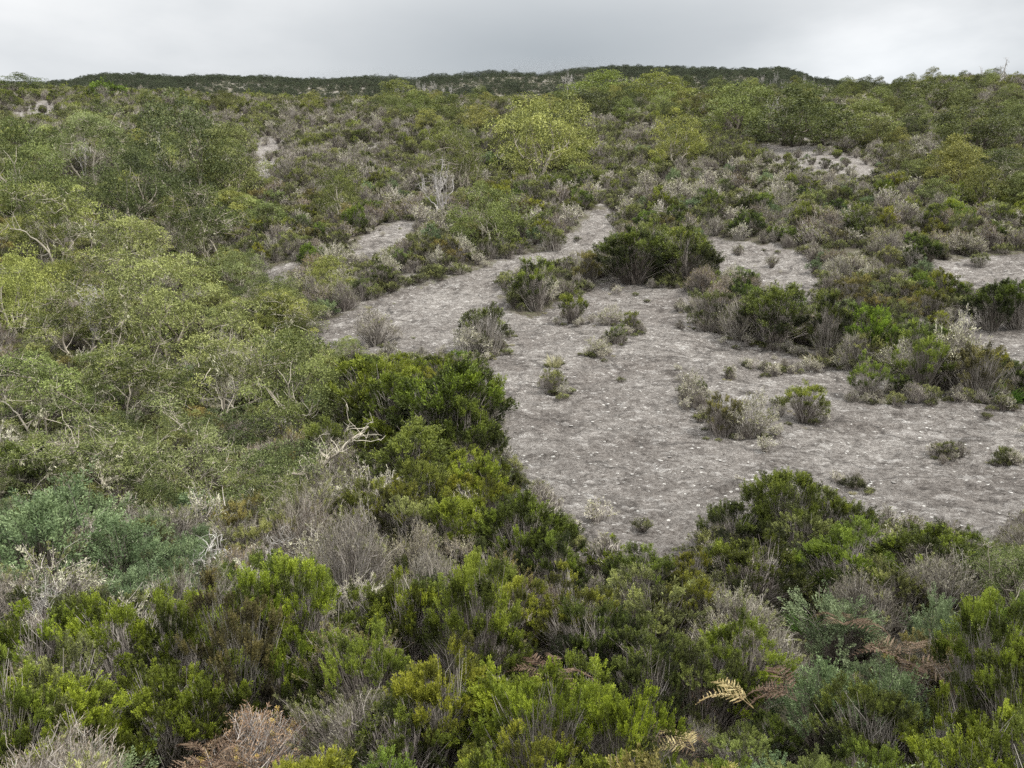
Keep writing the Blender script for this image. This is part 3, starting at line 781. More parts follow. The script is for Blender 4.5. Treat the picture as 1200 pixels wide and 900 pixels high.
# ------------------------------------------------------------------ single plants read off the photograph
HEROES = [
    # kind, foot x, foot y, width, height (photo pixels), variant, colour factor, label, short name
    ('acacia_tree', 632, 212, 140, 104, 5, (1.25, 1.28, 1.0), 'large round lime-topped tree, the tallest in the centre of the upper slope', 'large lime-topped tree'),
    ('acacia_tree', 533, 232, 84, 84, 1, (1.15, 1.2, .95), 'lime green tree leaning beside the large round lime-topped tree', 'leaning lime green tree'),
    ('acacia_tree', 792, 196, 76, 68, 6, (1.4, 1.38, .85), 'vivid yellow-green tree alone on the upper slope', 'vivid yellow-green tree'),
    ('acacia_tree', 402, 262, 66, 68, 5, (1.15, 1.15, .85), 'small dome-shaped lime tree above the tilted pale rock', 'small dome-shaped lime tree'),
    ('acacia_tree', 572, 296, 96, 86, 6, (.92, 1.0, .8), 'flat-topped bright green tree just uphill of the rock chute foot', 'flat-topped bright green tree'),
    ('heather_shrub', 742, 334, 84, 64, 8, (.9, .95, .9), 'wide dark flat-topped bush on the top edge of the slab', 'wide flat-topped bush'),
    ('heather_shrub', 800, 330, 80, 60, 7, (.9, .9, .9), 'dark rounded bush merging into the wide flat-topped bush', 'dark rounded bush'),
    ('acacia_tree', 215, 240, 140, 128, 7, (.78, .85, .9), 'broad dark olive tree with a pale bare stem, highest in the gully grove', 'broad olive grove tree'),
    ('acacia_tree', 112, 218, 110, 92, 3, (.75, .85, .9), 'dark leafy tree with forked white trunk near the skyline scrub', 'forked white-trunked tree'),
    ('acacia_tree', 270, 236, 98, 92, 8, (.95, 1.0, .9), 'rounded lighter green tree at the rocky side of the grove', 'lighter grove-edge tree'),
    ('acacia_tree', 36, 262, 120, 118, 8, (.85, .98, .85), 'rounded green tree at the picture edge below the skyline scrub', 'rounded edge tree'),
    ('acacia_tree', 158, 268, 110, 104, 6, (.8, .9, .88), 'dull green tree in the middle of the gully grove', 'middle grove tree'),
    ('acacia_tree', 242, 318, 120, 112, 1, (.85, .92, .85), 'grey-green tree at the foot of the gully grove', 'grey-green grove tree'),
    ('acacia_tree', 72, 322, 136, 116, 0, (1.0, 1.05, .85), 'spreading olive tree with sparse pale branches low in the grove', 'spreading olive tree'),
    ('acacia_tree', 160, 352, 124, 104, 3, (1.0, 1.0, .9), 'tangled olive tree just above the yellowish canopy', 'tangled olive tree'),
    ('acacia_tree', 20, 402, 110, 116, 5, (1.05, 1.1, .8), 'yellowish tree with bare pale twigs at the picture edge', 'yellowish edge tree'),
    ('acacia_tree', 98, 432, 150, 120, 4, (1.0, 1.02, .95), 'yellow-green canopy tree with crooked grey limb', 'crooked-limbed canopy tree'),
    ('acacia_tree', 196, 420, 144, 124, 7, (1.0, 1.02, .95), 'bright yellow-green tree at the top of the lower grove', 'bright lower-grove tree'),
    ('acacia_tree', 278, 500, 176, 140, 2, (1.0, 1.02, .95), 'largest spreading tree with many white branches beside the slab', 'many-branched white-limbed tree'),
    ('acacia_tree', 354, 520, 140, 138, 8, (.95, 1.02, .9), 'round-crowned grey-limbed tree at the slab corner', 'slab corner tree'),
    ('acacia_tree', 152, 520, 160, 128, 3, (.95, 1.02, .85), 'olive tree hung with cream lichen in the lower grove', 'lichen-hung olive tree'),
    ('acacia_tree', 46, 530, 150, 130, 0, (.88, 1.0, .85), 'dark olive tree above the blue-green thicket', 'dark thicket-top tree'),
    ('acacia_tree', 110, 596, 170, 122, 2, (.85, .92, .88), 'low spreading olive tree with bare white forks behind the blue-green thicket', 'low forked olive tree'),
    ('acacia_tree', 222, 604, 160, 124, 4, (.8, .85, .9), 'shaggy dull tree smothered in grey lichen twigs', 'shaggy lichened tree'),
    ('acacia_tree', 330, 640, 96, 96, 1, (1.0, 1.05, 1.0), 'small bright-leaved tree under the bare bent limb', 'small bright-leaved tree'),
    ('acacia_tree', 1178, 752, 136, 128, 3, (.85, .95, .85), 'round olive tree with white inner twigs at the edge below the slab', 'round olive edge tree'),
    ('acacia_tree', 1172, 226, 88, 54, 0, (.92, 1.0, .95), 'lime green rounded tree at the far edge below the dark wood', 'lime edge tree'),
    # dark wood, upper right and crest
    ('bushy_tree', 930, 172, 130, 64, 0, (.95, 1.0, .9), 'widest dark green tree in the wood below the ridge saddle', 'widest dark wood tree'),
    ('bushy_tree', 862, 158, 104, 60, 1, (.95, 1.02, .9), 'dark domed tree at the near end of the wood', 'dark domed wood tree'),
    ('bushy_tree', 1010, 168, 96, 50, 2, (1.0, 1.05, .9), 'rounded mid-green tree beside the widest dark tree', 'rounded mid-green wood tree'),
    ('bushy_tree', 1090, 134, 110, 36, 3, (.9, .95, .88), 'long low dark tree under the bald hilltop', 'long low dark tree'),
    ('bushy_tree', 1140, 178, 110, 56, 1, (.9, .95, .85), 'dark spreading tree at the foot of the hilltop slope', 'dark hilltop-foot tree'),
    ('bushy_tree', 700, 122, 110, 36, 2, (1.1, 1.2, .9), 'broad flat green tree on the crest under the mist', 'broad crest tree'),
    ('bushy_tree', 775, 122, 100, 34, 0, (1.15, 1.2, .9), 'flat green tree on the crest beyond the yellow-green tree', 'flat crest tree'),
    ('bushy_tree', 690, 146, 96, 36, 3, (.75, .75, .75), 'very dark flat tree behind the large lime-topped tree', 'very dark flat tree'),
    ('bushy_tree', 470, 130, 70, 36, 1, (1.2, 1.2, 1.0), 'pale green round tree on the far scrub of the centre', 'pale round crest tree'),
    ('bushy_tree', 520, 150, 72, 38, 2, (1.1, 1.15, .9), 'green rounded tree just below the pale round crest tree', 'green rounded far tree'),
    ('bushy_tree', 26, 112, 70, 24, 3, (.9, 1.0, .9), 'dark low tree on the skyline at the picture edge', 'skyline edge tree'),
    ('heather_shrub', 128, 124, 44, 26, 1, (.95, 1.25, .7), 'vivid green low bush on the skyline scrub', 'vivid skyline bush'),
    # plants growing on the slab
    ('olive_shrub', 567, 416, 60, 56, 0, (.95, 1.0, .8), 'rounded olive bush with cream branches beside it on the slab', 'rounded olive slab bush'),
    ('lichen_shrub', 548, 420, 54, 36, 0, None, 'cream lichen-crusted dead bush in front of the rounded olive bush', 'cream lichen-crusted bush'),
    ('heather_shrub', 670, 380, 40, 38, 0, (.9, .95, .8), 'compact green heather alone at the head of the slab', 'compact slab-head heather'),
    ('heather_shrub', 628, 364, 54, 48, 3, (.9, .95, .8), 'bushy dark heather at the top corner of the slab', 'top corner heather'),
    ('olive_shrub', 648, 460, 30, 26, 1, None, 'tiny tufted bush alone in the centre of the slab', 'tiny centre slab bush'),
    ('straw_tussock', 649, 432, 18, 26, 0, None, 'straw-coloured grass tussock above the tiny slab bush', 'straw slab tussock'),
    ('lichen_shrub', 700, 418, 30, 20, 1, None, 'cream lichened sprig at the low end of the slab crack', 'cream crack sprig'),
    ('olive_shrub', 722, 404, 26, 22, 2, (.9, 1, .8), 'low green sprig in the middle of the slab crack', 'low crack sprig'),
    ('olive_shrub', 740, 390, 24, 22, 3, (1.1, 1.15, .85), 'yellowish sprig at the top of the slab crack', 'yellowish crack sprig'),
    ('lichen_shrub', 715, 380, 30, 20, 2, None, 'pale twiggy tuft on the rock uphill of the crack', 'pale rock tuft'),
    ('olive_shrub', 846, 512, 46, 48, 0, (.85, .75, .75), 'brownish half-dead bush spreading low on the slab', 'brownish half-dead bush'),
    ('lichen_shrub', 880, 512, 52, 46, 2, None, 'lichened bush with green tips, twin of the brownish half-dead bush', 'lichened twin bush'),
    ('heather_shrub', 942, 493, 54, 42, 1, (1.0, 1.0, .8), 'bright yellow-topped heather on the open slab', 'bright yellow-topped heather'),
    ('heather_shrub', 1016, 470, 42, 42, 2, (.9, 1.0, .85), 'dark green vase-shaped heather at the slab edge', 'vase-shaped heather'),
    ('heather_shrub', 1054, 464, 28, 28, 4, (.9, 1, .8), 'small green heather beside the vase-shaped one', 'small edge heather'),
    ('lichen_shrub', 810, 474, 30, 34, 1, None, 'cream lichened stem with green top on the open slab', 'cream lichened stem'),
    ('heather_shrub', 820, 464, 18, 20, 0, (.85, .95, .8), 'little dark heather touching the cream lichened stem', 'little dark heather'),
    ('olive_shrub', 1106, 538, 30, 20, 2, (1.05, 1.05, .9), 'tiny yellowish tuft low on the slab', 'tiny yellowish tuft'),
    ('mossy_cushion', 1178, 544, 26, 16, 0, None, 'flat green cushion at the slab edge of the picture', 'flat green cushion'),
    ('mossy_cushion', 1000, 574, 30, 12, 1, (.6, .6, .6), 'dark flat cushion low on the slab', 'dark flat cushion'),
    ('olive_shrub', 853, 444, 12, 14, 1, None, 'single green sprig in the middle of the slab', 'single green sprig'),
    ('straw_tussock', 958, 428, 30, 20, 1, None, 'pale dry tuft on the upper slab edge', 'pale dry edge tuft'),
    ('straw_tussock', 906, 436, 16, 18, 0, None, 'thin brownish tuft in mid-slab', 'thin brownish tuft'),
    # bushes along the upper edge of the slab
    ('olive_shrub', 830, 386, 70, 40, 3, (.85, .85, .8), 'low greyish bush where the slab meets the scrub', 'low greyish edge bush'),
    ('heather_shrub', 905, 404, 84, 64, 9, (.75, .8, .8), 'dull green heather mass on the upper slab edge', 'dull green edge mass'),
    ('twiggy_shrub', 868, 400, 56, 52, 2, (.95, .95, .9), 'grey twiggy bush beside the dull heather mass', 'grey edge twigs'),
    ('heather_shrub', 966, 420, 56, 62, 3, (.7, .75, .75), 'dark leafy shrub overhanging the slab', 'dark overhanging shrub'),
    ('heather_shrub', 1022, 428, 52, 66, 7, (.85, 1.15, .6), 'vivid green column-shaped heather above the slab', 'vivid column heather'),
    ('twiggy_shrub', 1000, 432, 44, 44, 1, (.9, .9, .85), 'grey-brown twiggy bush leaning on the vivid column heather', 'leaning grey-brown bush'),
    ('grass_tuft', 1044, 434, 22, 30, 0, (.95, 1, .9), 'bright green grass tuft beside the column heather', 'bright edge grass'),
    ('heather_shrub', 1080, 460, 64, 60, 2, (.85, .95, .75), 'green heather heaped at the right end of the slab edge', 'heaped heather'),
    ('lichen_shrub', 1118, 458, 70, 78, 0, None, 'tall cream-topped lichened bush at the right end of the slab edge', 'tall cream-topped bush'),
    ('olive_shrub', 1142, 468, 72, 60, 1, (.75, .65, .65), 'brown half-dead bush below the tall cream-topped bush', 'brown half-dead heap'),
    ('heather_shrub', 1160, 388, 56, 58, 8, (.72, .85, .62), 'dark green upright heather by the rock shelf', 'dark upright heather'),
    ('heather_shrub', 1190, 386, 50, 62, 4, (.72, .88, .6), 'darkest upright heather at the picture edge by the rock shelf', 'darkest upright heather'),
    ('grass_tuft', 1180, 470, 40, 26, 1, (1, 1, 1), 'green grass tuft at the picture edge above the slab', 'green edge grass'),
    # left corner of the slab
    ('heather_shrub', 440, 512, 100, 88, 7, (.96, 1.0, .55), 'vivid green heather at the slab corner beside the grove', 'vivid corner heather'),
    ('heather_shrub', 520, 538, 130, 112, 8, (.86, .98, .55), 'largest vivid green heather clump against the slab', 'largest vivid heather'),
    ('heather_shrub', 468, 528, 100, 84, 9, (.82, .94, .55), 'rounded green heather filling the front of the vivid slab-corner clump', 'clump-front heather'),
    ('heather_shrub', 548, 552, 84, 84, 7, (.78, .86, .62), 'dense dull green heather in front of the tall corner heather', 'dense corner-foot heather'),
    ('heather_shrub', 566, 534, 66, 104, 0, (.8, .85, .75), 'tall grey-green heather standing at the slab corner', 'tall corner heather'),
    ('heather_shrub', 484, 578, 110, 76, 9, (.72, .78, .7), 'dull heather heaped under the largest vivid clump', 'dull heaped heather'),
    ('heather_shrub', 422, 468, 70, 52, 8, (.8, .9, .7), 'dark green heather at the top corner beside the slab', 'dark top-corner heather'),
    ('grass_tuft', 566, 590, 46, 40, 0, (1, 1.05, .9), 'bright green grass tuft in the notch under the tall heather', 'bright notch grass'),
    ('twiggy_shrub', 440, 404, 60, 36, 0, None, 'grey twiggy bush on the top corner of the slab', 'grey corner twigs'),
    ('heather_shrub', 390, 552, 66, 60, 1, (.8, .85, .75), 'green heather behind the bent bare limb', 'heather behind the limb'),
    # band of heather along the lower edge of the slab
    ('heather_shrub', 916, 654, 104, 100, 9, (.80, .84, .70), 'tallest grey-green domed heather standing against the lower slab', 'grey-green domed heather'),
    ('heather_shrub', 858, 656, 90, 74, 4, (.74, .80, .72), 'low grey-green heather at the near side of the grey-green dome', 'low dome-side heather'),
    ('heather_shrub', 974, 654, 92, 78, 5, (.82, .88, .66), 'greener heather on the far side of the grey-green dome', 'greener dome-side heather'),
    ('olive_shrub', 940, 668, 100, 70, 1, (.8, .85, .75), 'dull olive bush at the foot of the grey-green dome', 'dull dome-foot bush'),
    ('heather_shrub', 880, 716, 130, 92, 0, (1.0, 1.0, .6), 'yellow-tipped heather in front of the grey-green dome', 'yellow-tipped heather'),
    ('heather_shrub', 986, 712, 126, 96, 7, (.85, .98, .6), 'vivid heather in the middle of the band below the slab', 'vivid band heather'),
    ('heather_shrub', 1086, 706, 140, 84, 8, (.95, 1.02, .5), 'brightest green heather in the band below the slab', 'brightest band heather'),
    ('twiggy_shrub', 1010, 764, 120, 84, 0, None, 'purplish grey twiggy bush under the vivid band heather', 'purplish twiggy bush'),
    ('twiggy_shrub', 860, 770, 120, 84, 1, None, 'brown grey twiggy bush under the yellow-tipped heather', 'brown grey twiggy bush'),
    ('heather_shrub', 752, 708, 96, 70, 4, (.8, .9, .68), 'dark green heather at the low tip of the slab', 'dark slab-tip heather'),
    ('heather_shrub', 612, 690, 116, 108, 8, (.9, 1.0, .58), 'vivid heather below the notch of the slab', 'vivid notch heather'),
    ('heather_shrub', 540, 676, 110, 90, 9, (.95, 1.05, .6), 'yellow-green heather heaped downhill of the largest vivid clump', 'yellow-green heaped heather'),
    ('heather_shrub', 650, 716, 80, 74, 3, (.85, .95, .62), 'green heather beside the slab tip', 'slab-tip green heather'),
    ('twiggy_shrub', 412, 720, 124, 116, 0, None, 'large silvery grey leafless bush in the middle foreground', 'large silvery leafless bush'),
    ('twiggy_shrub', 512, 736, 100, 80, 0, None, 'smaller silvery grey bush downhill of the yellow-green heather', 'smaller silvery bush'),
    ('heather_shrub', 440, 640, 110, 80, 4, (.85, .85, .7), 'olive heather uphill of the large silvery bush', 'olive uphill heather'),
    ('twiggy_shrub', 360, 660, 90, 90, 3, None, 'brownish twiggy bush below the bent bare limb', 'brownish limb-foot bush'),
    # lower foreground
    ('feathery_shrub', 62, 706, 190, 130, 0, (.95, 1.02, .95), 'largest blue-green feathery shrub at the picture edge', 'largest feathery shrub'),
    ('feathery_shrub', 146, 704, 130, 90, 1, (.9, 1.0, .95), 'blue-green feathery shrub uphill of the bright heather hedge', 'hedge-top feathery shrub'),
    ('feathery_shrub', 208, 752, 84, 76, 2, (1.0, 1.05, 1.0), 'small pale blue-green shrub behind the bright heather hedge', 'small pale feathery shrub'),
    ('heather_shrub', 62, 842, 150, 140, 0, (.95, 1.04, .45), 'vivid green heather at the picture edge in the foreground', 'vivid edge heather'),
    ('heather_shrub', 150, 838, 150, 138, 1, (.95, 1.04, .45), 'vivid green heather at the centre of the bright hedge', 'vivid hedge heather'),
    ('heather_shrub', 214, 850, 100, 116, 3, (.82, .92, .52), 'green heather at the end of the bright hedge', 'green hedge-end heather'),
    ('heather_shrub', 282, 868, 124, 150, 2, (.62, .47, .85), 'brown-tipped heather with dark stems in the foreground', 'brown-tipped heather'),
    ('heather_shrub', 336, 858, 80, 118, 4, (.82, .92, .52), 'slim green heather beside the brown-tipped one', 'slim green heather'),
    ('heather_shrub', 430, 868, 130, 130, 1, (.78, .84, .58), 'deep green heather with dark stems in the middle foreground', 'deep green heather'),
    ('heather_shrub', 560, 838, 136, 150, 3, (.78, .86, .56), 'tall green heather in the centre foreground', 'tall centre heather'),
    ('heather_shrub', 470, 936, 150, 120, 0, (.78, .88, .58), 'dark green heather low at the bottom edge', 'dark bottom heather'),
    ('heather_shrub', 640, 960, 140, 150, 2, (.94, 1.03, .5), 'vivid green heather at the bottom edge', 'vivid bottom heather'),
    ('heather_shrub', 728, 962, 130, 160, 1, (.98, 1.06, .45), 'vivid yellow-green heather at the bottom edge', 'yellow-green bottom heather'),
    ('heather_shrub', 700, 808, 110, 110, 4, (.7, .8, .62), 'dull dark heather in the centre foreground', 'dull centre heather'),
    ('olive_shrub', 760, 770, 150, 90, 2, (1.1, 1.15, 1.0), 'pale sage green spreading bush below the slab tip', 'pale sage bush'),
    ('olive_shrub', 822, 858, 110, 104, 0, (.95, 1.05, .7), 'olive heather with fine upright sprays behind the yellow fern', 'fine-sprayed olive heather'),
    ('feathery_shrub', 962, 890, 120, 110, 1, (1.05, 1.1, 1.0), 'bright blue-green feathery shrub behind the brown ferns', 'bright feathery shrub'),
    ('feathery_shrub', 1046, 900, 110, 120, 0, (1.0, 1.05, 1.0), 'tall blue-green feathery shrub beside the brown fern clump', 'tall feathery shrub'),
    ('feathery_shrub', 980, 780, 120, 90, 2, (1.0, 1.02, 1.05), 'upright blue-green shrub below the purplish twiggy bush', 'upright feathery shrub'),
    ('feathery_shrub', 1096, 800, 90, 96, 1, (.95, 1.0, 1.0), 'blue-green shrub leaning on the round olive edge tree', 'leaning feathery shrub'),
    ('feathery_shrub', 906, 940, 90, 46, 2, (.95, 1.05, .95), 'low blue-green shrub under the yellow fern', 'low feathery shrub'),
    ('heather_shrub', 1150, 880, 130, 150, 3, (.82, .9, .58), 'green heather below the round olive edge tree', 'green edge heather'),
    ('heather_shrub', 1110, 950, 130, 140, 0, (.95, 1.04, .45), 'vivid green heather in the bottom corner', 'vivid corner-foot heather'),
    ('heather_shrub', 1190, 964, 120, 150, 2, (.95, 1.02, .5), 'bright heather filling the bottom corner of the picture', 'bottom corner heather'),
    ('feathery_shrub', 884, 992, 110, 84, 1, (.95, 1.02, .95), 'blue-green feathery shrub at the bottom edge below the ferns', 'bottom feathery shrub'),
    ('olive_shrub', 948, 985, 110, 96, 2, (.8, .9, .7), 'dark olive bush at the bottom edge below the bright feathery shrub', 'dark bottom olive bush'),
    ('heather_shrub', 832, 1000, 120, 110, 5, (.82, .92, .55), 'green heather at the bottom edge below the straw yellow fern', 'fern-foot heather'),
    ('heather_shrub', 1010, 985, 110, 100, 6, (.75, .85, .58), 'deep green heather at the bottom edge below the tall feathery shrub', 'deep bottom heather'),
    ('feathery_shrub', 884, 893, 64, 40, 2, (.9, 1.0, .9), 'tiny blue-green feathery shrub directly under the straw yellow fern', 'tiny fern-foot shrub'),
    ('heather_shrub', 904, 898, 66, 56, 9, (.72, .82, .58), 'small deep green heather in the gap between straw yellow fern and bright feathery shrub', 'small gap heather'),
    ('olive_shrub', 872, 900, 56, 52, 1, (.75, .85, .65), 'small dark heath bush right under the straw yellow fern stalk', 'small stalk-foot bush'),
    ('olive_shrub', 868, 912, 80, 50, 0, (.85, .95, .7), 'low green heath bush between the two yellow ferns', 'low between-ferns bush'),
    ('olive_shrub', 916, 950, 70, 44, 3, (.8, .88, .7), 'low olive bush under the reddish brown fern', 'low fern-side bush'),
    ('heather_shrub', 100, 950, 130, 130, 4, (.95, 1.04, .45), 'vivid heather at the bottom below the bright hedge', 'vivid hedge-foot heather'),
    ('heather_shrub', 20, 950, 110, 140, 2, (.78, .88, .58), 'dark heather in the bottom corner by the hedge', 'dark corner heather'),
]
FINE = {}
for k, px, py, w, h, var, colr, lab, short in HEROES:
    at_px(k, px, py, w, h, lab, short, var, colr, lod=1 if k == 'acacia_tree' and 15.5 < ground_at(px, py)[1] < 115 else None)


def dist_px(px, py): return ground_at(px, py)


# bare dead trees
for px, py, w, h, var, lab, short in [
        (516, 262, 46, 78, 2, 'bleached bare dead tree standing below the leaning lime green tree', 'bleached dead tree'),
        (666, 118, 26, 34, 5, 'white dead tree on the crest under the mist', 'white crest dead tree'),
        (1168, 104, 36, 36, 4, 'grey leafless tree against the sky on the hilltop', 'leafless hilltop tree'),
        (905, 146, 30, 36, 5, 'pale dead tree leaning in the dark wood', 'leaning dead wood tree'),
        (100, 206, 26, 50, 2, 'white bare forked trunk in front of the dark leafy tree', 'white forked trunk'),
        (191, 212, 16, 62, 1, 'thin white bare trunk in the middle of the grove', 'thin white grove trunk'),
        (60, 760, 60, 84, 3, 'thin bare branches standing in the blue-green thicket', 'bare thicket branches'),
        (330, 690, 66, 80, 0, 'pale bare stems above the brown-tipped heather', 'pale bare stems'),
        (250, 700, 90, 80, 2, 'white twisted bare shrub downhill of the shaggy tree', 'white twisted bare shrub'),
        (120, 420, 70, 92, 3, 'crooked grey dead stem in the yellow-green canopy', 'crooked grey stem'),
        (290, 480, 100, 96, 1, 'white dead branches rising through the largest spreading tree', 'white dead branches')]:
    at_px('dead_tree', px, py, w, h, lab, short, var)
for i, (px, py) in enumerate([(466, 113), (474, 112), (482, 114), (490, 112), (498, 113), (508, 114), (518, 113), (528, 114),
                              (884, 108), (893, 104), (901, 108), (909, 103), (917, 108), (926, 105), (934, 110), (942, 106), (951, 109), (1068, 102), (1076, 100), (1054, 104)]):
    a = 'centre' if px < 600 else 'ridge saddle' if px < 1000 else 'bald hilltop'
    o = at_px('dead_tree', px, py, RNG.uniform(8, 15), RNG.uniform(11, 20), f'thin grey bare trunk in the stand of dead trees at the {a}', f'{a} trunks', 4 + i % 2, None, f'dead trunks at the {a}')
    PLACED.pop()


# the bent bare limb in front of the slab-corner tree
def limb_object(name, pts, r0, label, mat='bark'):
    rng = np.random.default_rng(len(pts) + int(pts[0][0]))
    P = [np.array(p, float) for p in pts]
    root = link(name, None); tag(root, label, 'branch')
    base = P[0].copy()
    mb = MB(); t = np.linspace(0, 1, len(P)); tt = np.linspace(0, 1, 14)
    A = np.stack([np.interp(tt, t, [p[i] for p in P]) for i in range(3)], 1) - base
    A[1:-1] += rng.normal(size=(12, 3)) * .035
    mb.tubes(A[None], np.linspace(r0, r0 * .35, 14)[None], 7, .4)
    link('limb', mb.mesh('limb', M[mat], True), root)
    tw = MB()
    n = 46
    ii = rng.integers(3, 14, n)
    E = A[ii] + unit(rng.normal(size=(n, 3)) + np.array([0, -.1, .9])) * rng.uniform(.15, .75, (n, 1))
    tw.tubes(curve_pts(A[ii], E, rng, .16, 5, .1), np.linspace(1, .4, 5)[None] * rng.uniform(.006, .016, (n, 1)), 4, rng.uniform(.4, .9, n))
    E2 = np.repeat(E, 3, 0); F2 = E2 + unit(rng.normal(size=E2.shape) + np.array([0, 0, .5])) * rng.uniform(.1, .3, (len(E2), 1))
    tw.tubes(curve_pts(E2, F2, rng, .1, 3, 0), np.linspace(1, .5, 3)[None] * .005, 3, rng.uniform(.4, 1, len(E2)))
    link('twigs', tw.mesh('twigs', M[mat]), root)
    root.location = base
    return root


def along(px, py, y):
    """world point on the sight line of a photo pixel at forward distance y"""
    dy, dz = CP + (450 - py) / F * SP, -SP + (450 - py) / F * CP
    return np.array([(px - 600) / F / dy * y, y, dz / dy * y])


gx, gy, gz = ground_at(332, 606)
limb_object('bare_limb', [(gx, gy, gz - .05), along(326, 568, gy - .1), along(338, 556, gy - .15), along(362, 556, gy - .2), along(385, 545, gy - .2), along(408, 518, gy - .15), along(432, 500, gy)], .05,
            'thick pale bare limb bent sideways below the slab corner tree')

# ------------------------------------------------------------------ ferns
FR = {m: [frond_mesh(f'frond_{m}', m, 30 + i, .85, .2, .3 + .2 * i, (-.2, .15, .0)[i]) for i in range(3)] for m in ('dryfern', 'brownfern', 'fern')}


CLEAR = []


def fern(mat, px, py, wpx, n, label, az=None, spread=1.0, lift=.0, group=None, short=None):
    x, y, z = ground_at(px, py)
    dep = y * CP - z * SP
    s = wpx * dep / F / 1.3
    root = link('bracken_fern', None); tag(root, label, 'fern', group)
    root.location = (x, y, z + lift); root.scale = (s, s, s)
    if y < 16: CLEAR.append((x, y, .55 * s))
    for i in range(n):
        o = link('frond', FR[mat][i % 3], root)
        a = (2 * PI * i / n if az is None else az + (i - (n - 1) / 2) * spread) + RNG.uniform(-.2, .2)
        o.rotation_euler = (RNG.uniform(-.4, .4), RNG.uniform(-.35, .05), a)
        k = RNG.uniform(.75, 1.15); o.scale = (k, k, k)
    if short: PLACED.append((x, y, .5 * s, short, px, py, root))
    return root


fern('dryfern', 880, 905, 122, 2, 'straw yellow bracken fern arching beside the low blue-green shrub', 2.6, .55, .72, short='straw yellow fern')
fern('dryfern', 812, 948, 90, 3, 'pale yellow bracken fern at the bottom edge', 2.2, .5, .6, short='pale bottom fern')
fern('brownfern', 930, 905, 116, 3, 'reddish brown bracken fern drooping before the bright feathery shrub', 2.4, .5, .8, short='reddish brown fern')
fern('brownfern', 985, 800, 80, 5, 'rust brown fern clump behind the bright feathery shrub', None, 1, .8, short='rust fern clump')
fern('brownfern', 1060, 850, 110, 6, 'withered purplish fern clump between the feathery shrubs', None, 1, .75, short='withered purplish fern')
fern('brownfern', 640, 872, 90, 6, 'withered brown fern clump in the centre foreground', None, 1, .8, short='withered centre fern')
fern('brownfern', 800, 850, 80, 6, 'dark brown fern beside the fine-sprayed olive heather', None, 1, .4, short='dark brown fern')
fern('brownfern', 780, 900, 80, 5, 'dead brown fern low beside the yellow fern', None, 1, .35, short='dead low fern')
fern('fern', 455, 925, 60, 4, 'thin pale green fern at the bottom edge', None, 1, .45, short='thin green fern')
fern('fern', 552, 946, 60, 5, 'green fern under the tall centre heather', None, 1, .3, short='green under-fern')
fern('fern', 1130, 420, 30, 5, 'bright green fern beside the tall cream-topped bush', None, 1, .1)
# dead fern heap bottom left
CLEAR.append((*ground_at(300, 935)[:2], 1.1))
tw = at_px('twiggy_shrub', 300, 935, 180, 84, 'heap of pinkish dead twigs at the bottom edge', 'pinkish dead heap', 0, (1.7, 1.25, 1.0))
fern('brownfern', 250, 950, 120, 7, 'dead pale brown fern on the pinkish heap', None, 1, .5)

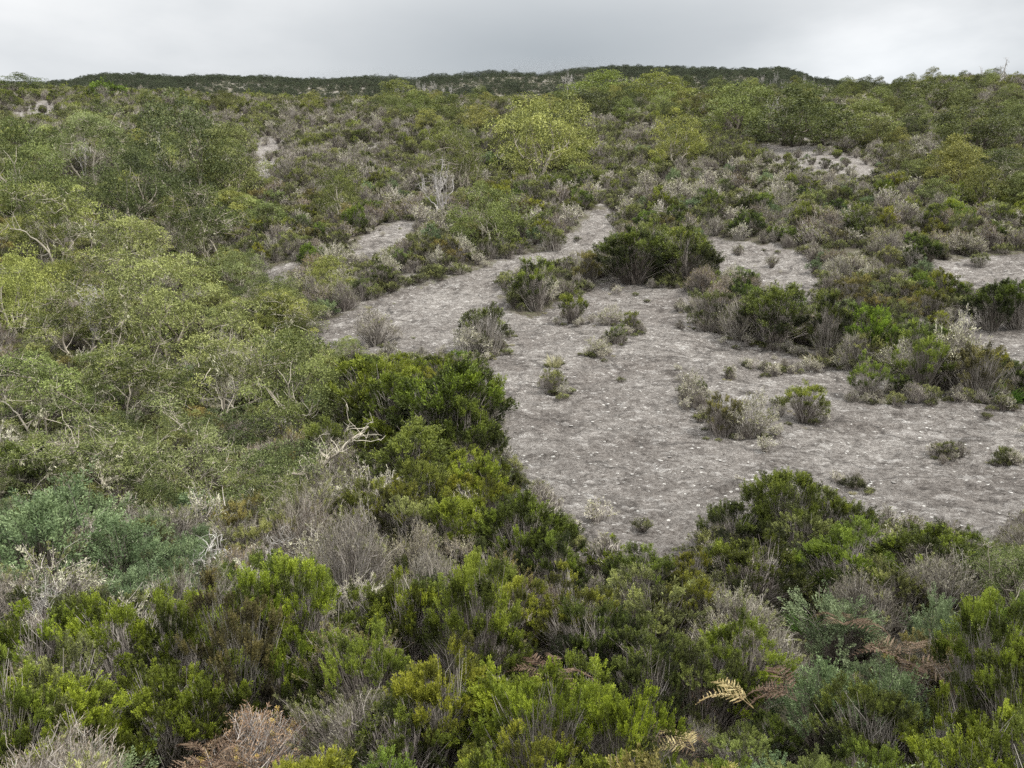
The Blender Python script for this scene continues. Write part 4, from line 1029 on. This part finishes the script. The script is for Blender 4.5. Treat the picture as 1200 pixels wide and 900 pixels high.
# ------------------------------------------------------------------ the rest of the scrub
ZONES = [
    ([(1030, 70), (1320, 70), (1320, 128), (1030, 128)], dict(olive_shrub=.45, twiggy_shrub=.3, heather_shrub=.15, bushy_tree=.1), 'dark'),
    # rectangle or polygon of the photo (foot of plant) and the mix found there
    ([(780, 80), (1210, 80), (1210, 205), (1040, 196), (960, 172), (860, 168), (780, 138)], dict(bushy_tree=.3, olive_shrub=.34, twiggy_shrub=.18, lichen_shrub=.18), 'dark'),
    ([(1060, 190), (1300, 190), (1300, 262), (1080, 250)], dict(bushy_tree=.3, acacia_tree=.12, heather_shrub=.3, twiggy_shrub=.28), 'mid'),
    ([(640, 80), (790, 80), (790, 140), (640, 140)], dict(bushy_tree=.6, olive_shrub=.2, twiggy_shrub=.2), 'mid'),
    ([(-200, 80), (330, 80), (320, 140), (-200, 150)], dict(heather_shrub=.25, olive_shrub=.3, twiggy_shrub=.35, bushy_tree=.1), 'brown'),
    ([(-200, 140), (300, 130), (300, 345), (-200, 345)], dict(acacia_tree=.34, twiggy_shrub=.3, olive_shrub=.3, lichen_shrub=.06), 'mid'),
    ([(300, 130), (430, 130), (430, 345), (300, 345)], dict(twiggy_shrub=.38, olive_shrub=.42, lichen_shrub=.10, heather_shrub=.10), 'brown'),
    ([(320, 80), (720, 80), (720, 205), (320, 205)], dict(bushy_tree=.24, olive_shrub=.36, twiggy_shrub=.22, lichen_shrub=.05, heather_shrub=.13), 'brown'),
    ([(400, 200), (720, 200), (720, 345), (400, 345)], dict(twiggy_shrub=.30, olive_shrub=.36, lichen_shrub=.14, feathery_shrub=.06, heather_shrub=.14), 'mid'),
    ([(720, 130), (1300, 130), (1300, 345), (720, 345)], dict(twiggy_shrub=.30, olive_shrub=.33, lichen_shrub=.17, feathery_shrub=.04, heather_shrub=.16), 'brown'),
    ([(700, 320), (1300, 320), (1300, 480), (700, 480)], dict(twiggy_shrub=.36, olive_shrub=.22, lichen_shrub=.14, heather_shrub=.28), 'mid'),
    ([(-300, 345), (430, 345), (430, 620), (-300, 620)], dict(acacia_tree=.40, twiggy_shrub=.16, olive_shrub=.30, lichen_shrub=.1, feathery_shrub=.04), 'mid'),
    ([(-300, 600), (250, 600), (250, 735), (-300, 735)], dict(feathery_shrub=.62, twiggy_shrub=.1, olive_shrub=.14, heather_shrub=.14), 'mid'),
    ([(250, 600), (470, 600), (470, 760), (250, 760)], dict(twiggy_shrub=.3, olive_shrub=.32, heather_shrub=.34, lichen_shrub=.04), 'mid'),
    ([(780, 760), (1130, 760), (1130, 1300), (780, 1300)], dict(feathery_shrub=.28, heather_shrub=.3, olive_shrub=.22, twiggy_shrub=.2), 'bright'),
    ([(-600, 480), (1900, 480), (1900, 2200), (-600, 2200)], dict(heather_shrub=.47, twiggy_shrub=.28, olive_shrub=.16, feathery_shrub=.04, lichen_shrub=.05), 'bright'),
]
SIZES = {'heather_shrub': (.75, 1.2), 'olive_shrub': (.7, 1.25), 'twiggy_shrub': (.65, 1.15), 'feathery_shrub': (.6, 1.0), 'lichen_shrub': (.7, 1.2),
         'acacia_tree': (.55, 1.0), 'bushy_tree': (.4, 1.0)}
TINTS = {  # colour words and factors
    'heather_shrub': [('vivid green', (.95, 1.02, .5)), ('yellow-tipped', (1.08, 1.0, .6)), ('dull green', (.75, .8, .72)), ('deep green', (.6, .74, .55))],
    'olive_shrub': [('olive', (1, 1, .9)), ('sage green', (.95, 1.08, 1.0)), ('brownish', (.95, .78, .7)), ('dark olive', (.68, .72, .65))],
    'twiggy_shrub': [('grey', (1, 1, 1)), ('brown', (.92, .78, .68)), ('pale grey', (1.35, 1.3, 1.22)), ('purplish grey', (.95, .84, .86))],
    'feathery_shrub': [('blue-green', (1, 1.04, 1)), ('dull blue-green', (.78, .82, .78)), ('pale blue-green', (1.15, 1.15, 1.1))],
    'lichen_shrub': [('cream', None), ('cream-topped', None), ('grey-cream', None)],
    'acacia_tree': [('olive', (.95, 1.02, .88)), ('yellow-green', (1.15, 1.15, .8)), ('dull green', (.8, .88, .88))],
    'bushy_tree': [('dark green', (.75, .8, .74)), ('mid-green', (1.05, 1.1, .9)), ('olive green', (1.2, 1.1, .9))],
}
WORD = {'heather_shrub': 'heather', 'olive_shrub': 'heath bush', 'twiggy_shrub': 'twiggy bush', 'feathery_shrub': 'feathery shrub', 'lichen_shrub': 'lichened bush',
        'acacia_tree': 'thin-leaved tree', 'bushy_tree': 'bushy tree'}
NAMES_GROUP = {'heather_shrub': 'heather shrubs on the slope', 'olive_shrub': 'olive heath bushes on the slope', 'twiggy_shrub': 'grey twiggy bushes on the slope',
               'feathery_shrub': 'blue-green feathery shrubs', 'lichen_shrub': 'lichened bushes on the slope', 'acacia_tree': 'thin-leaved trees on the slope', 'bushy_tree': 'bushy trees of the upper slope'}
LIMIT = {'heather_shrub': 205, 'olive_shrub': 250, 'twiggy_shrub': 270, 'feathery_shrub': 90, 'lichen_shrub': 230, 'acacia_tree': 150, 'bushy_tree': 170}

# candidate feet: a jittered grid that opens out with distance
cand = []
y = 5.4
while y < 200:
    st = float(np.interp(y, [5, 12, 25, 60, 110, 190], [.72, .82, .98, 1.28, 1.75, 2.5]))
    half = .70 * max(y, 7) + 1.0
    xs = np.arange(-half, half, st)
    cand += [(float(x_ + RNG.uniform(-.48, .48) * st), float(y + RNG.uniform(-.48, .48) * st)) for x_ in xs]
    y += st
cand = np.array(cand)
cz = terrain(cand[:, 0], cand[:, 1])
cpx, cpy = project(cand[:, 0], cand[:, 1], cz)
crid = rock_id(cpx, cpy, cand[:, 0], cand[:, 1])
# keep a margin so no bush straddles onto the main slab
for dx, dy in ((.35, 0), (-.35, 0), (0, .35), (0, -.55)):
    q = project(cand[:, 0] + dx, cand[:, 1] + dy, terrain(cand[:, 0] + dx, cand[:, 1] + dy))
    crid = np.maximum(crid, np.where(inside(q[0], q[1], ROCKS[0][1]) | inside(q[0], q[1], ROCKS[1][1]), 1, 0))
bare = fbm(cand[:, 0] / 2.6, cand[:, 1] / 2.6, 3, 77)
HX = np.array([p[0] for p in PLACED]); HY = np.array([p[1] for p in PLACED]); HR = np.array([p[2] for p in PLACED])
HPX = np.array([p[4] for p in PLACED]); HPY = np.array([p[5] for p in PLACED])
FILL = {k: [] for k in SIZES}
KI = {k: i for i, k in enumerate(SIZES)}
for (x, y), z, px, py, rid, br in zip(cand, cz, cpx, cpy, crid, bare):
    if rid == 1 or (rid > 1 and RNG.uniform() < (.93 if py > 240 else .55)) or px < -110 or px > 1310: continue
    jx, jy = px + RNG.normal() * 16, py + RNG.normal() * (8 if py < 350 else 18)
    z_ = next((zz for zz in ZONES if inside(np.float64(jx), np.float64(jy), zz[0])), ZONES[-1])
    tone = z_[2]
    if tone in ('brown', 'mid') and y > 24 and br > (.58 if tone == 'brown' else .72): continue          # open patches in the thin scrub
    kinds = list(z_[1]); pr = np.array([z_[1][k] for k in kinds])
    if y < 9.5 and 'lichen_shrub' in kinds: pr[kinds.index('lichen_shrub')] = 0
    # each kind keeps to its own thickets
    pr = pr * np.exp([1.5 * float(fbm(x / 5.5 + 40 * KI[k_], y / 7.5, 2, 300 + KI[k_])) for k_ in kinds])
    k = kinds[RNG.choice(len(kinds), p=pr / pr.sum())]
    dd = np.hypot(HX - x, HY - y) / HR
    m = dd.min() if len(dd) else 9
    if m < .72 or (m < 1.0 and k in ('acacia_tree', 'bushy_tree')): continue
    if m < 1.1 and k == 'heather_shrub' and y < 20 and RNG.uniform() < .4: continue
    if k in ('acacia_tree', 'bushy_tree') and RNG.uniform() < (.45 if y > 30 else .55): k = 'twiggy_shrub' if RNG.uniform() < .5 else 'olive_shrub'
    s = RNG.uniform(*SIZES[k])
    if k == 'bushy_tree' and RNG.uniform() < .25: continue
    if k == 'bushy_tree' and py < 127 and px < 690: k = 'olive_shrub'; s = RNG.uniform(.8, 1.2)
    if k == 'bushy_tree': s *= 1.0 if y > 60 else .6
    if k == 'acacia_tree': s *= .55 if y < 32 else .75
    if k not in ('acacia_tree', 'bushy_tree'): s *= float(np.interp(y, [6, 20, 60, 150], [.82, .88, 1.0, 1.35]))
    if any(abs(x - cx_) < .75 * r_ and -1.2 < y - cy_ < .4 * r_ for cx_, cy_, r_ in CLEAR):
        s *= .42
        if k in ('acacia_tree', 'bushy_tree'): continue
    for ahead in (1.3, 2.4, 3.6):
        up = project(x, y + ahead, float(terrain(x, y + ahead)))
        if y > 12 and any(bool(inside(np.float64(up[0]), np.float64(up[1]), rk[1])) for rk in ROCKS): s *= .6; break
    ti = RNG.choice(len(TINTS[k]), p={4: dict(bright=[.5, .2, .2, .1], mid=[.2, .2, .4, .2], brown=[.12, .13, .3, .45], dark=[.05, .1, .45, .4])[tone] if k == 'heather_shrub' else [.4, .2, .2, .2],
                                      3: dict(bright=[.4, .3, .3], mid=[.45, .3, .25], brown=[.4, .2, .4], dark=[.45, .35, .2])[tone]}[len(TINTS[k])])
    FILL[k].append((x, y, float(z), float(px), float(py), s, int(ti)))

ORD = ['nearest', 'second', 'third', 'fourth', 'fifth', 'sixth', 'seventh', 'eighth', 'ninth', 'tenth', 'eleventh', 'twelfth']
used = {}
REST = {}
for k, items in FILL.items():
    vis = [i for i in items if -60 < i[3] < 1260]
    vis.sort(key=lambda i: i[1] / i[5])
    keep = vis[:LIMIT[k]]; ks = set(map(id, keep))
    REST[k] = [i for i in items if id(i) not in ks and i[1] > 14]
    made = []
    for (x, y, z, px, py, s, ti) in keep:
        word, colr = TINTS[k][ti]
        if colr: f_ = RNG.uniform(.9, 1.12); colr = tuple(c * f_ * RNG.uniform(.98, 1.02) for c in colr)
        o = place(k, x, y, z, s * RNG.uniform(.92, 1.12), s * RNG.uniform(.88, 1.12), RNG.uniform(0, 2 * PI), None, colr)
        o['group'] = NAMES_GROUP[k]
        mid = SIZES[k][0] + (SIZES[k][1] - SIZES[k][0]) * np.array([.4, .75])
        size = 'small' if s < mid[0] * .85 else 'large' if s > mid[1] * .95 else 'middling'
        d = np.hypot((HPX - px), (HPY - py) * 1.4)
        j = int(d.argmin())
        dx, dy = px - HPX[j], (py - HPY[j]) * 1.4
        rel = ('uphill from' if dy < 0 else 'downhill from') if abs(dy) > abs(dx) else ('right of' if dx > 0 else 'left of')
        made.append([f'{size} {word} {WORD[k]}', rel, PLACED[j][3], float(d[j]), o])
    byk = {}
    for m_ in made: byk.setdefault((m_[0], m_[1], m_[2]), []).append(m_)
    for key, ms in byk.items():
        ms.sort(key=lambda m_: m_[3])
        for n_, m_ in enumerate(ms):
            m_[4]['label'] = f"{key[0]}, {ORD[min(n_, 11)] if len(ms) > 1 else 'the one'} {key[1]} the {key[2]}"

# what is too far or too many to count: one object of scrub, one of wood
def scatter(name, pts, sources, label, cat):
    me = bpy.data.meshes.new(name)
    n = len(pts); P = np.array(pts, float)
    me.vertices.add(n); me.vertices.foreach_set('co', P[:, :3].astype(np.float32).ravel())
    for an, ty, vals in (('rot', 'FLOAT', P[:, 3]), ('scl', 'FLOAT', P[:, 4]), ('pick', 'INT', P[:, 5].astype(np.int32))):
        me.attributes.new(an, ty, 'POINT').data.foreach_set('value', vals.astype(np.int32 if ty == 'INT' else np.float32))
    o = link(name, me)
    tag(o, label, cat, None, 'stuff')
    ng = bpy.data.node_groups.new(name, 'GeometryNodeTree')
    ng.interface.new_socket('Geometry', in_out='INPUT', socket_type='NodeSocketGeometry')
    ng.interface.new_socket('Geometry', in_out='OUTPUT', socket_type='NodeSocketGeometry')
    N, Lk = ng.nodes, ng.links
    gi, go = N.new('NodeGroupInput'), N.new('NodeGroupOutput')
    join = N.new('GeometryNodeJoinGeometry')
    for so in sources[::-1]:
        oi = N.new('GeometryNodeObjectInfo'); oi.inputs['Object'].default_value = so
        oi.inputs['As Instance'].default_value = False
        g2 = N.new('GeometryNodeGeometryToInstance')
        Lk.new(oi.outputs['Geometry'], g2.inputs[0]); Lk.new(g2.outputs[0], join.inputs[0])
    iop = N.new('GeometryNodeInstanceOnPoints')

    def attr(nm, ty):
        a = N.new('GeometryNodeInputNamedAttribute'); a.data_type = ty; a.inputs[0].default_value = nm
        return a.outputs[0]
    Lk.new(gi.outputs[0], iop.inputs['Points']); Lk.new(join.outputs[0], iop.inputs['Instance'])
    iop.inputs['Pick Instance'].default_value = True
    Lk.new(attr('pick', 'INT'), iop.inputs['Instance Index'])
    cx = N.new('ShaderNodeCombineXYZ'); Lk.new(attr('rot', 'FLOAT'), cx.inputs[2]); Lk.new(cx.outputs[0], iop.inputs['Rotation'])
    cs = N.new('ShaderNodeCombineXYZ'); sc_ = attr('scl', 'FLOAT')
    for i in range(3): Lk.new(sc_, cs.inputs[i])
    Lk.new(cs.outputs[0], iop.inputs['Scale'])
    Lk.new(iop.outputs[0], go.inputs[0])
    mod = o.modifiers.new('scatter', 'NODES'); mod.node_group = ng
    return o


srcs = {}


def source(kind, var, lod=2):
    key = (kind, var)
    if key not in srcs:
        g = [(mb, M[mt]) for pn, mb, mt in KINDS[kind][1][var](lod) if mb.v]
        srcs[key] = bpy.data.objects.new(f'{kind}_source', merge_mb(f'{kind}_mass', g))
    return srcs[key]


def mass(name, kinds, label, cat):
    src, pts = [], []
    for k in kinds:
        nv = len(KINDS[k][1])
        base = len(src)
        src += [source(k, v) for v in range(nv)]
        for (x, y, z, px, py, s, ti) in REST[k]:
            pts.append((x, y, z, RNG.uniform(0, 2 * PI), s, base + RNG.integers(nv)))
    if pts: scatter(name, pts, src, label, cat)


mass('hillside_scrub', ['heather_shrub', 'olive_shrub', 'twiggy_shrub', 'lichen_shrub', 'feathery_shrub'], 'uncountable far heath scrub covering the upper slope', 'scrub')
mass('hillside_wood', ['acacia_tree', 'bushy_tree'], 'small far trees scattered over the upper slope', 'wood')

# seedlings, cushions and dry tufts that fill the ground between the bushes
cov, csrc = [], [source('mossy_cushion', 0), source('mossy_cushion', 1), source('straw_tussock', 0), source('twiggy_shrub', 0), source('olive_shrub', 1), source('grass_tuft', 0), source('lichen_shrub', 0)]
for _ in range(9500):
    y = 11.5 + 99 * RNG.uniform() ** .85; x = RNG.uniform(-.72, .72) * y
    px, py = project(x, y, float(terrain(x, y)))
    inr = bool(rock_id(np.float64(px), np.float64(py), np.float64(x), np.float64(y)) > 0)
    if inr and RNG.uniform() < (.975 if y < 45 else .88): continue
    k = RNG.choice(7, p=[.24, .2, .08, .2, .17, .04, .07])
    s = RNG.uniform(.3, .62) if k in (3, 4, 6) else RNG.uniform(.6, 1.1)
    if inr: s *= .5; k = RNG.choice([0, 1, 2, 6])
    cov.append((x, y, float(terrain(x, y)), RNG.uniform(0, 6.28), s, k))
for hx, hy, hr, _, hpx, hpy, _o in PLACED:
    if bool(inside(np.float64(hpx), np.float64(hpy - 2), ROCKS[0][1])):
        for _ in range(9):
            a = RNG.uniform(0, 6.28); r = hr * RNG.uniform(.5, 1.5); x, y = hx + r * math.cos(a), hy + r * math.sin(a)
            k = RNG.choice([0, 1, 2, 3, 6]); cov.append((x, y, float(terrain(x, y)), RNG.uniform(0, 6.28), RNG.uniform(.16, .36), k))
for line in ([(684, 421), (716, 405), (746, 380)], [(792, 362), (830, 388), (900, 408), (960, 424), (1010, 442)], [(600, 392), (585, 410), (560, 428)],
             [(800, 455), (830, 500), (900, 512)], [(1015, 474), (1060, 470), (1120, 470), (1190, 482)], [(600, 560), (640, 600), (680, 650)], [(870, 430), (905, 440), (960, 434)]):
    ln_ = np.array(line, float)
    for _ in range(16 * (len(line) - 1)):
        t = RNG.uniform(0, len(line) - 1.001); i = int(t)
        c_ = ln_[i] + (ln_[i + 1] - ln_[i]) * (t - i) + RNG.normal(size=2) * np.array([4, 2.5])
        x, y, z = ground_at(*c_)
        cov.append((x, y, z, RNG.uniform(0, 6.28), RNG.uniform(.14, .42), RNG.choice([0, 1, 2, 3, 4, 6])))
scatter('ground_cover', cov, csrc, 'low cushions, seedlings and dry tufts covering the ground between the bushes', 'ground cover')

# forest on the distant ridge
pts = []
yy = 300.0
while yy < 640:
    st = 2.6 + yy / 400
    for x in np.arange(-.72 * yy, .72 * yy, st):
        x_, y_ = x + RNG.uniform(-.5, .5) * st, yy + RNG.uniform(-.5, .5) * st
        pts.append((x_, y_, float(terrain(x_, y_)) - .6, RNG.uniform(0, 6.28), RNG.uniform(.5, 1.0) * (1.0 + .35 * float(vnoise(x_ / 22, y_ / 22, 3))) , RNG.integers(4)))
    yy += st * 1.25
rf = []
for v in range(3):
    g = g_bushy(760 + v, 2, H=3.4, R=2.6, mat='darkwood', bright=.5)
    rf.append(bpy.data.objects.new('ridge_tree_source', merge_mb('ridge_tree_mass', [(mb, M[mt]) for _, mb, mt in g])))
pts = [(*t[:5], t[5] % 3) for t in pts]
scatter('ridge_forest', pts, rf, 'dark forest covering the distant ridge under the cloud', 'forest')

# loose pale stones lying on the slab
def stones():
    rng = np.random.default_rng(5)
    mb_v, mb_q, n = [], [], 0
    cnt = 0
    ico = [(math.cos(a) * c, math.sin(a) * c, h) for h, c in ((-.5, .7), (.15, 1.0), (.62, .55)) for a in np.arange(6) * PI / 3]
    ico = np.array(ico)
    Qs = np.array([[r * 6 + i, r * 6 + (i + 1) % 6, r * 6 + 6 + (i + 1) % 6, r * 6 + 6 + i] for r in range(2) for i in range(6)] + [[12, 13, 14, 15], [12, 15, 16, 17]])
    xs = rng.uniform(-8, 26, 30000); ys = 13 + 32 * rng.uniform(0, 1, 30000) ** 1.2
    zs = terrain(xs, ys); px, py = project(xs, ys, zs)
    ok = inside(px, py, ROCKS[0][1]) & (fbm(xs / 1.7, ys / 1.7, 3, 31) > .22)
    for x, y, z in zip(xs[ok][:800], ys[ok][:800], zs[ok][:800]):
        s = .014 + .045 * rng.uniform() ** 5
        if rng.uniform() < .02: s *= 1.8
        v = ico * (1 + rng.normal(size=(18, 1)) * .16) * np.array([s * rng.uniform(.9, 1.8), s, s * .5])
        a = rng.uniform(0, 6.28); c, d = math.cos(a), math.sin(a)
        v = np.stack([v[:, 0] * c - v[:, 1] * d, v[:, 0] * d + v[:, 1] * c, v[:, 2]], 1)
        rel = .055 * fbm(np.array([x * .7]), np.array([y * .7]), 3, 11)[0] + .03 * fbm(np.array([x * 2.3]), np.array([y * 3.2]), 3, 12)[0]
        led = (y * .9 + x * .25 + 1.4 * fbm(np.array([x / 3.5]), np.array([y / 3.5]), 3, 15)[0]) / 2.3 % 1.0
        rel += .05 * (float(smooth(0, .1, led)) - led)
        mb_v.append(v + np.array([x, y, z + rel + s * .1])); mb_q.append(Qs + n); n += 18
    m, nt, out = new_mat('pale_stone')
    b = nt.nodes.new('ShaderNodeBsdfPrincipled'); b.inputs['Roughness'].default_value = .9
    g = nt.nodes.new('ShaderNodeNewGeometry')
    cr = ramp(nt, [(0, (.12, .11, .10)), (.6, (.22, .208, .193)), (1, (.36, .345, .32))], g.outputs['Random Per Island'])
    nt.links.new(cr.outputs[0], b.inputs['Base Color']); nt.links.new(b.outputs[0], out.inputs[0])
    o = link('loose_gravel', build_mesh('loose_gravel', np.concatenate(mb_v), np.concatenate(mb_q), None, [m]))
    tag(o, 'pale loose stones strewn over the grey rock slab', 'gravel', None, 'stuff')


stones()

# ------------------------------------------------------------------ sky, sun, camera
SUN_EL, SUN_AZ = math.radians(54), math.radians(112)     # azimuth clockwise from +Y (view direction)
w = bpy.data.worlds.new('World'); scene.world = w; w.use_nodes = True
nt = w.node_tree; nt.nodes.clear(); N, Lk = nt.nodes, nt.links
sky = N.new('ShaderNodeTexSky'); sky.sky_type = 'NISHITA'; sky.sun_disc = False
sky.sun_elevation = SUN_EL; sky.sun_rotation = SUN_AZ
tc = N.new('ShaderNodeTexCoord'); sep = N.new('ShaderNodeSeparateXYZ'); Lk.new(tc.outputs['Generated'], sep.inputs[0])
# overcast: a cloud deck that is brighter overhead, with soft darker and lighter banks
el = ramp(nt, [(0.0, (.330, .347, .360)), (.12, (.354, .369, .381)), (.22, (.393, .405, .415)), (.31, (.433, .443, .451)), (.55, (1.15, 1.17, 1.18)), (1, (1.7, 1.7, 1.7))], sep.outputs[2])
mp = N.new('ShaderNodeMapping'); mp.inputs['Scale'].default_value = (2.2, 2.2, 6.0); Lk.new(tc.outputs['Generated'], mp.inputs['Vector'])
n1 = N.new('ShaderNodeTexNoise'); n1.inputs['Scale'].default_value = 1.3; n1.inputs['Detail'].default_value = 6; n1.inputs['Roughness'].default_value = .52
Lk.new(mp.outputs[0], n1.inputs['Vector'])
cl = ramp(nt, [(.3, (.80, .82, .835)), (.7, (1.14, 1.13, 1.12))], n1.outputs['Fac'])
mul = N.new('ShaderNodeMix'); mul.data_type = 'RGBA'; mul.blend_type = 'MULTIPLY'; mul.inputs[0].default_value = 1
Lk.new(el.outputs[0], mul.inputs[6]); Lk.new(cl.outputs[0], mul.inputs[7])
prev = mul.outputs[2]


def bank(px, py, size, colr, src, squash=1.0):
    """a lighter or darker cloud bank around one direction of the sky"""
    xc, yc = (px - 600) / F, (450 - py) / F
    d = Vector((xc, CP + yc * SP, -SP + yc * CP)).normalized()
    sub = N.new('ShaderNodeVectorMath'); sub.operation = 'SUBTRACT'; Lk.new(tc.outputs['Generated'], sub.inputs[0]); sub.inputs[1].default_value = d
    ml = N.new('ShaderNodeVectorMath'); ml.operation = 'MULTIPLY'; Lk.new(sub.outputs[0], ml.inputs[0]); ml.inputs[1].default_value = (1, 1, squash)
    ln = N.new('ShaderNodeVectorMath'); ln.operation = 'LENGTH'; Lk.new(ml.outputs[0], ln.inputs[0])
    ad = N.new('ShaderNodeMath'); ad.operation = 'MULTIPLY_ADD'; Lk.new(n1.outputs['Fac'], ad.inputs[0]); ad.inputs[1].default_value = -size * 1.2; Lk.new(ln.outputs['Value'], ad.inputs[2])
    mr = N.new('ShaderNodeMapRange'); mr.interpolation_type = 'SMOOTHSTEP'
    mr.inputs['From Min'].default_value = -size * .6; mr.inputs['From Max'].default_value = size * .5; mr.inputs['To Min'].default_value = 1; mr.inputs['To Max'].default_value = 0
    Lk.new(ad.outputs[0], mr.inputs[0])
    m = N.new('ShaderNodeMix'); m.data_type = 'RGBA'; m.blend_type = 'MULTIPLY'
    Lk.new(mr.outputs[0], m.inputs[0]); Lk.new(src, m.inputs[6]); m.inputs[7].default_value = (*colr, 1)
    return m.outputs[2]


prev = bank(640, 66, .36, (.66, .69, .71), prev, 3.4)
prev = bank(40, 10, .42, (1.14, 1.13, 1.12), prev, 1.5)
prev = bank(1040, 78, .22, (1.48, 1.46, 1.44), prev, 3.0)
skm = N.new('ShaderNodeMix'); skm.data_type = 'RGBA'; skm.inputs[0].default_value = .97
sk2 = N.new('ShaderNodeMix'); sk2.data_type = 'RGBA'; sk2.blend_type = 'MULTIPLY'; sk2.inputs[0].default_value = 1
Lk.new(sky.outputs[0], sk2.inputs[6]); sk2.inputs[7].default_value = (1, 1, 1, 1)
sx = N.new('ShaderNodeMix'); sx.data_type = 'RGBA'; sx.blend_type = 'MULTIPLY'; sx.inputs[0].default_value = 1
Lk.new(prev, sx.inputs[6]); sx.inputs[7].default_value = (10, 10, 10, 1)
Lk.new(sk2.outputs[2], skm.inputs[6]); Lk.new(sx.outputs[2], skm.inputs[7])
bg = N.new('ShaderNodeBackground'); bg.inputs['Strength'].default_value = .056
Lk.new(skm.outputs[2], bg.inputs['Color'])
wo = N.new('ShaderNodeOutputWorld'); Lk.new(bg.outputs[0], wo.inputs['Surface'])

sd = bpy.data.lights.new('sun', 'SUN'); sd.energy = 1.5; sd.angle = math.radians(10); sd.color = (1.0, .97, .92)
so = bpy.data.objects.new('sun', sd); COL.objects.link(so)
S = Vector((math.sin(SUN_AZ) * math.cos(SUN_EL), math.cos(SUN_AZ) * math.cos(SUN_EL), math.sin(SUN_EL)))
so.rotation_euler = S.to_track_quat('Z', 'Y').to_euler()
so.location = (0, 0, 60)

# mist where the cloud base touches the ridge
def mist(px, py, R, dens, label):
    c = along(px, py, 555.0); R = np.array(R)
    n, k = 24, 12
    th = np.linspace(.02, PI - .02, k)[:, None]; ph = (np.arange(n) * 2 * PI / n)[None]
    V = np.stack([np.sin(th) * np.cos(ph), np.sin(th) * np.sin(ph), np.cos(th) + 0 * ph], -1).reshape(-1, 3)
    V = V * (1 + .12 * fbm(V[:, 0] * 2 + 5, V[:, 1] * 2 + V[:, 2], 2, 8))[:, None] * R + c
    I = np.arange(n * k).reshape(k, n)
    Q = np.stack([I[:-1], np.roll(I, -1, 1)[:-1], np.roll(I, -1, 1)[1:], I[1:]], -1).reshape(-1, 4)
    caps = [[I[r, i], I[r, i + 1], I[r, (n - i - 2)], I[r, (n - i - 1)]] for r in (0, k - 1) for i in range(n // 2 - 1)]
    m, nt, out = new_mat('hill_mist')
    v = nt.nodes.new('ShaderNodeVolumePrincipled'); v.inputs['Color'].default_value = (.38, .40, .42, 1)
    g = nt.nodes.new('ShaderNodeNewGeometry')
    mp = nt.nodes.new('ShaderNodeVectorMath'); mp.operation = 'SUBTRACT'; mp.inputs[1].default_value = c
    nt.links.new(g.outputs['Position'], mp.inputs[0])
    dv = nt.nodes.new('ShaderNodeVectorMath'); dv.operation = 'DIVIDE'; dv.inputs[1].default_value = R
    nt.links.new(mp.outputs[0], dv.inputs[0])
    ln = nt.nodes.new('ShaderNodeVectorMath'); ln.operation = 'LENGTH'; nt.links.new(dv.outputs[0], ln.inputs[0])
    nz = nt.nodes.new('ShaderNodeTexNoise'); nz.inputs['Scale'].default_value = .06; nz.inputs['Detail'].default_value = 3
    nt.links.new(g.outputs['Position'], nz.inputs['Vector'])
    ad = nt.nodes.new('ShaderNodeMath'); ad.operation = 'MULTIPLY_ADD'; ad.inputs[1].default_value = .9
    nt.links.new(nz.outputs['Fac'], ad.inputs[0]); nt.links.new(ln.outputs['Value'], ad.inputs[2])
    mr = nt.nodes.new('ShaderNodeMapRange'); mr.inputs['From Min'].default_value = .45; mr.inputs['From Max'].default_value = 1.3
    mr.inputs['To Min'].default_value = dens; mr.inputs['To Max'].default_value = 0
    nt.links.new(ad.outputs[0], mr.inputs[0]); nt.links.new(mr.outputs[0], v.inputs['Density'])
    nt.links.new(v.outputs[0], out.inputs['Volume'])
    tag(link('mist', build_mesh('mist', V, np.concatenate([Q[:, ::-1], np.array(caps[:n // 2 - 1]), np.array(caps[n // 2 - 1:])[:, ::-1]]), None, [m])), label, 'mist', None, 'stuff')


mist(668, 85, [84.0, 36.0, 8.5], .025, 'grey mist drifting over the ridge where the cloud touches it')
mist(470, 95, [250.0, 34.0, 7.5], .014, 'thin veil of mist along the distant ridge')

cam = bpy.data.cameras.new('camera'); co = bpy.data.objects.new('camera', cam); COL.objects.link(co)
cam.sensor_width = 36; cam.lens = 36 * F / 1200; cam.clip_start = .1; cam.clip_end = 4000
co.rotation_euler = (PI / 2 - PITCH, 0, 0)
scene.camera = co

scene.view_settings.view_transform = 'Standard'; scene.view_settings.look = 'None'
scene.view_settings.exposure = 1.72; scene.view_settings.gamma = 1
cy = scene.cycles
cy.max_bounces = 4; cy.diffuse_bounces = 2; cy.glossy_bounces = 1; cy.transmission_bounces = 3; cy.transparent_max_bounces = 4; cy.volume_bounces = 0
cy.caustics_reflective = False; cy.caustics_refractive = False
cy.use_adaptive_sampling = True; cy.adaptive_threshold = .01
cy.use_denoising = False
try: cy.denoiser = 'OPENIMAGEDENOISE'
except Exception: pass
cy.pixel_filter_type = 'BLACKMAN_HARRIS'
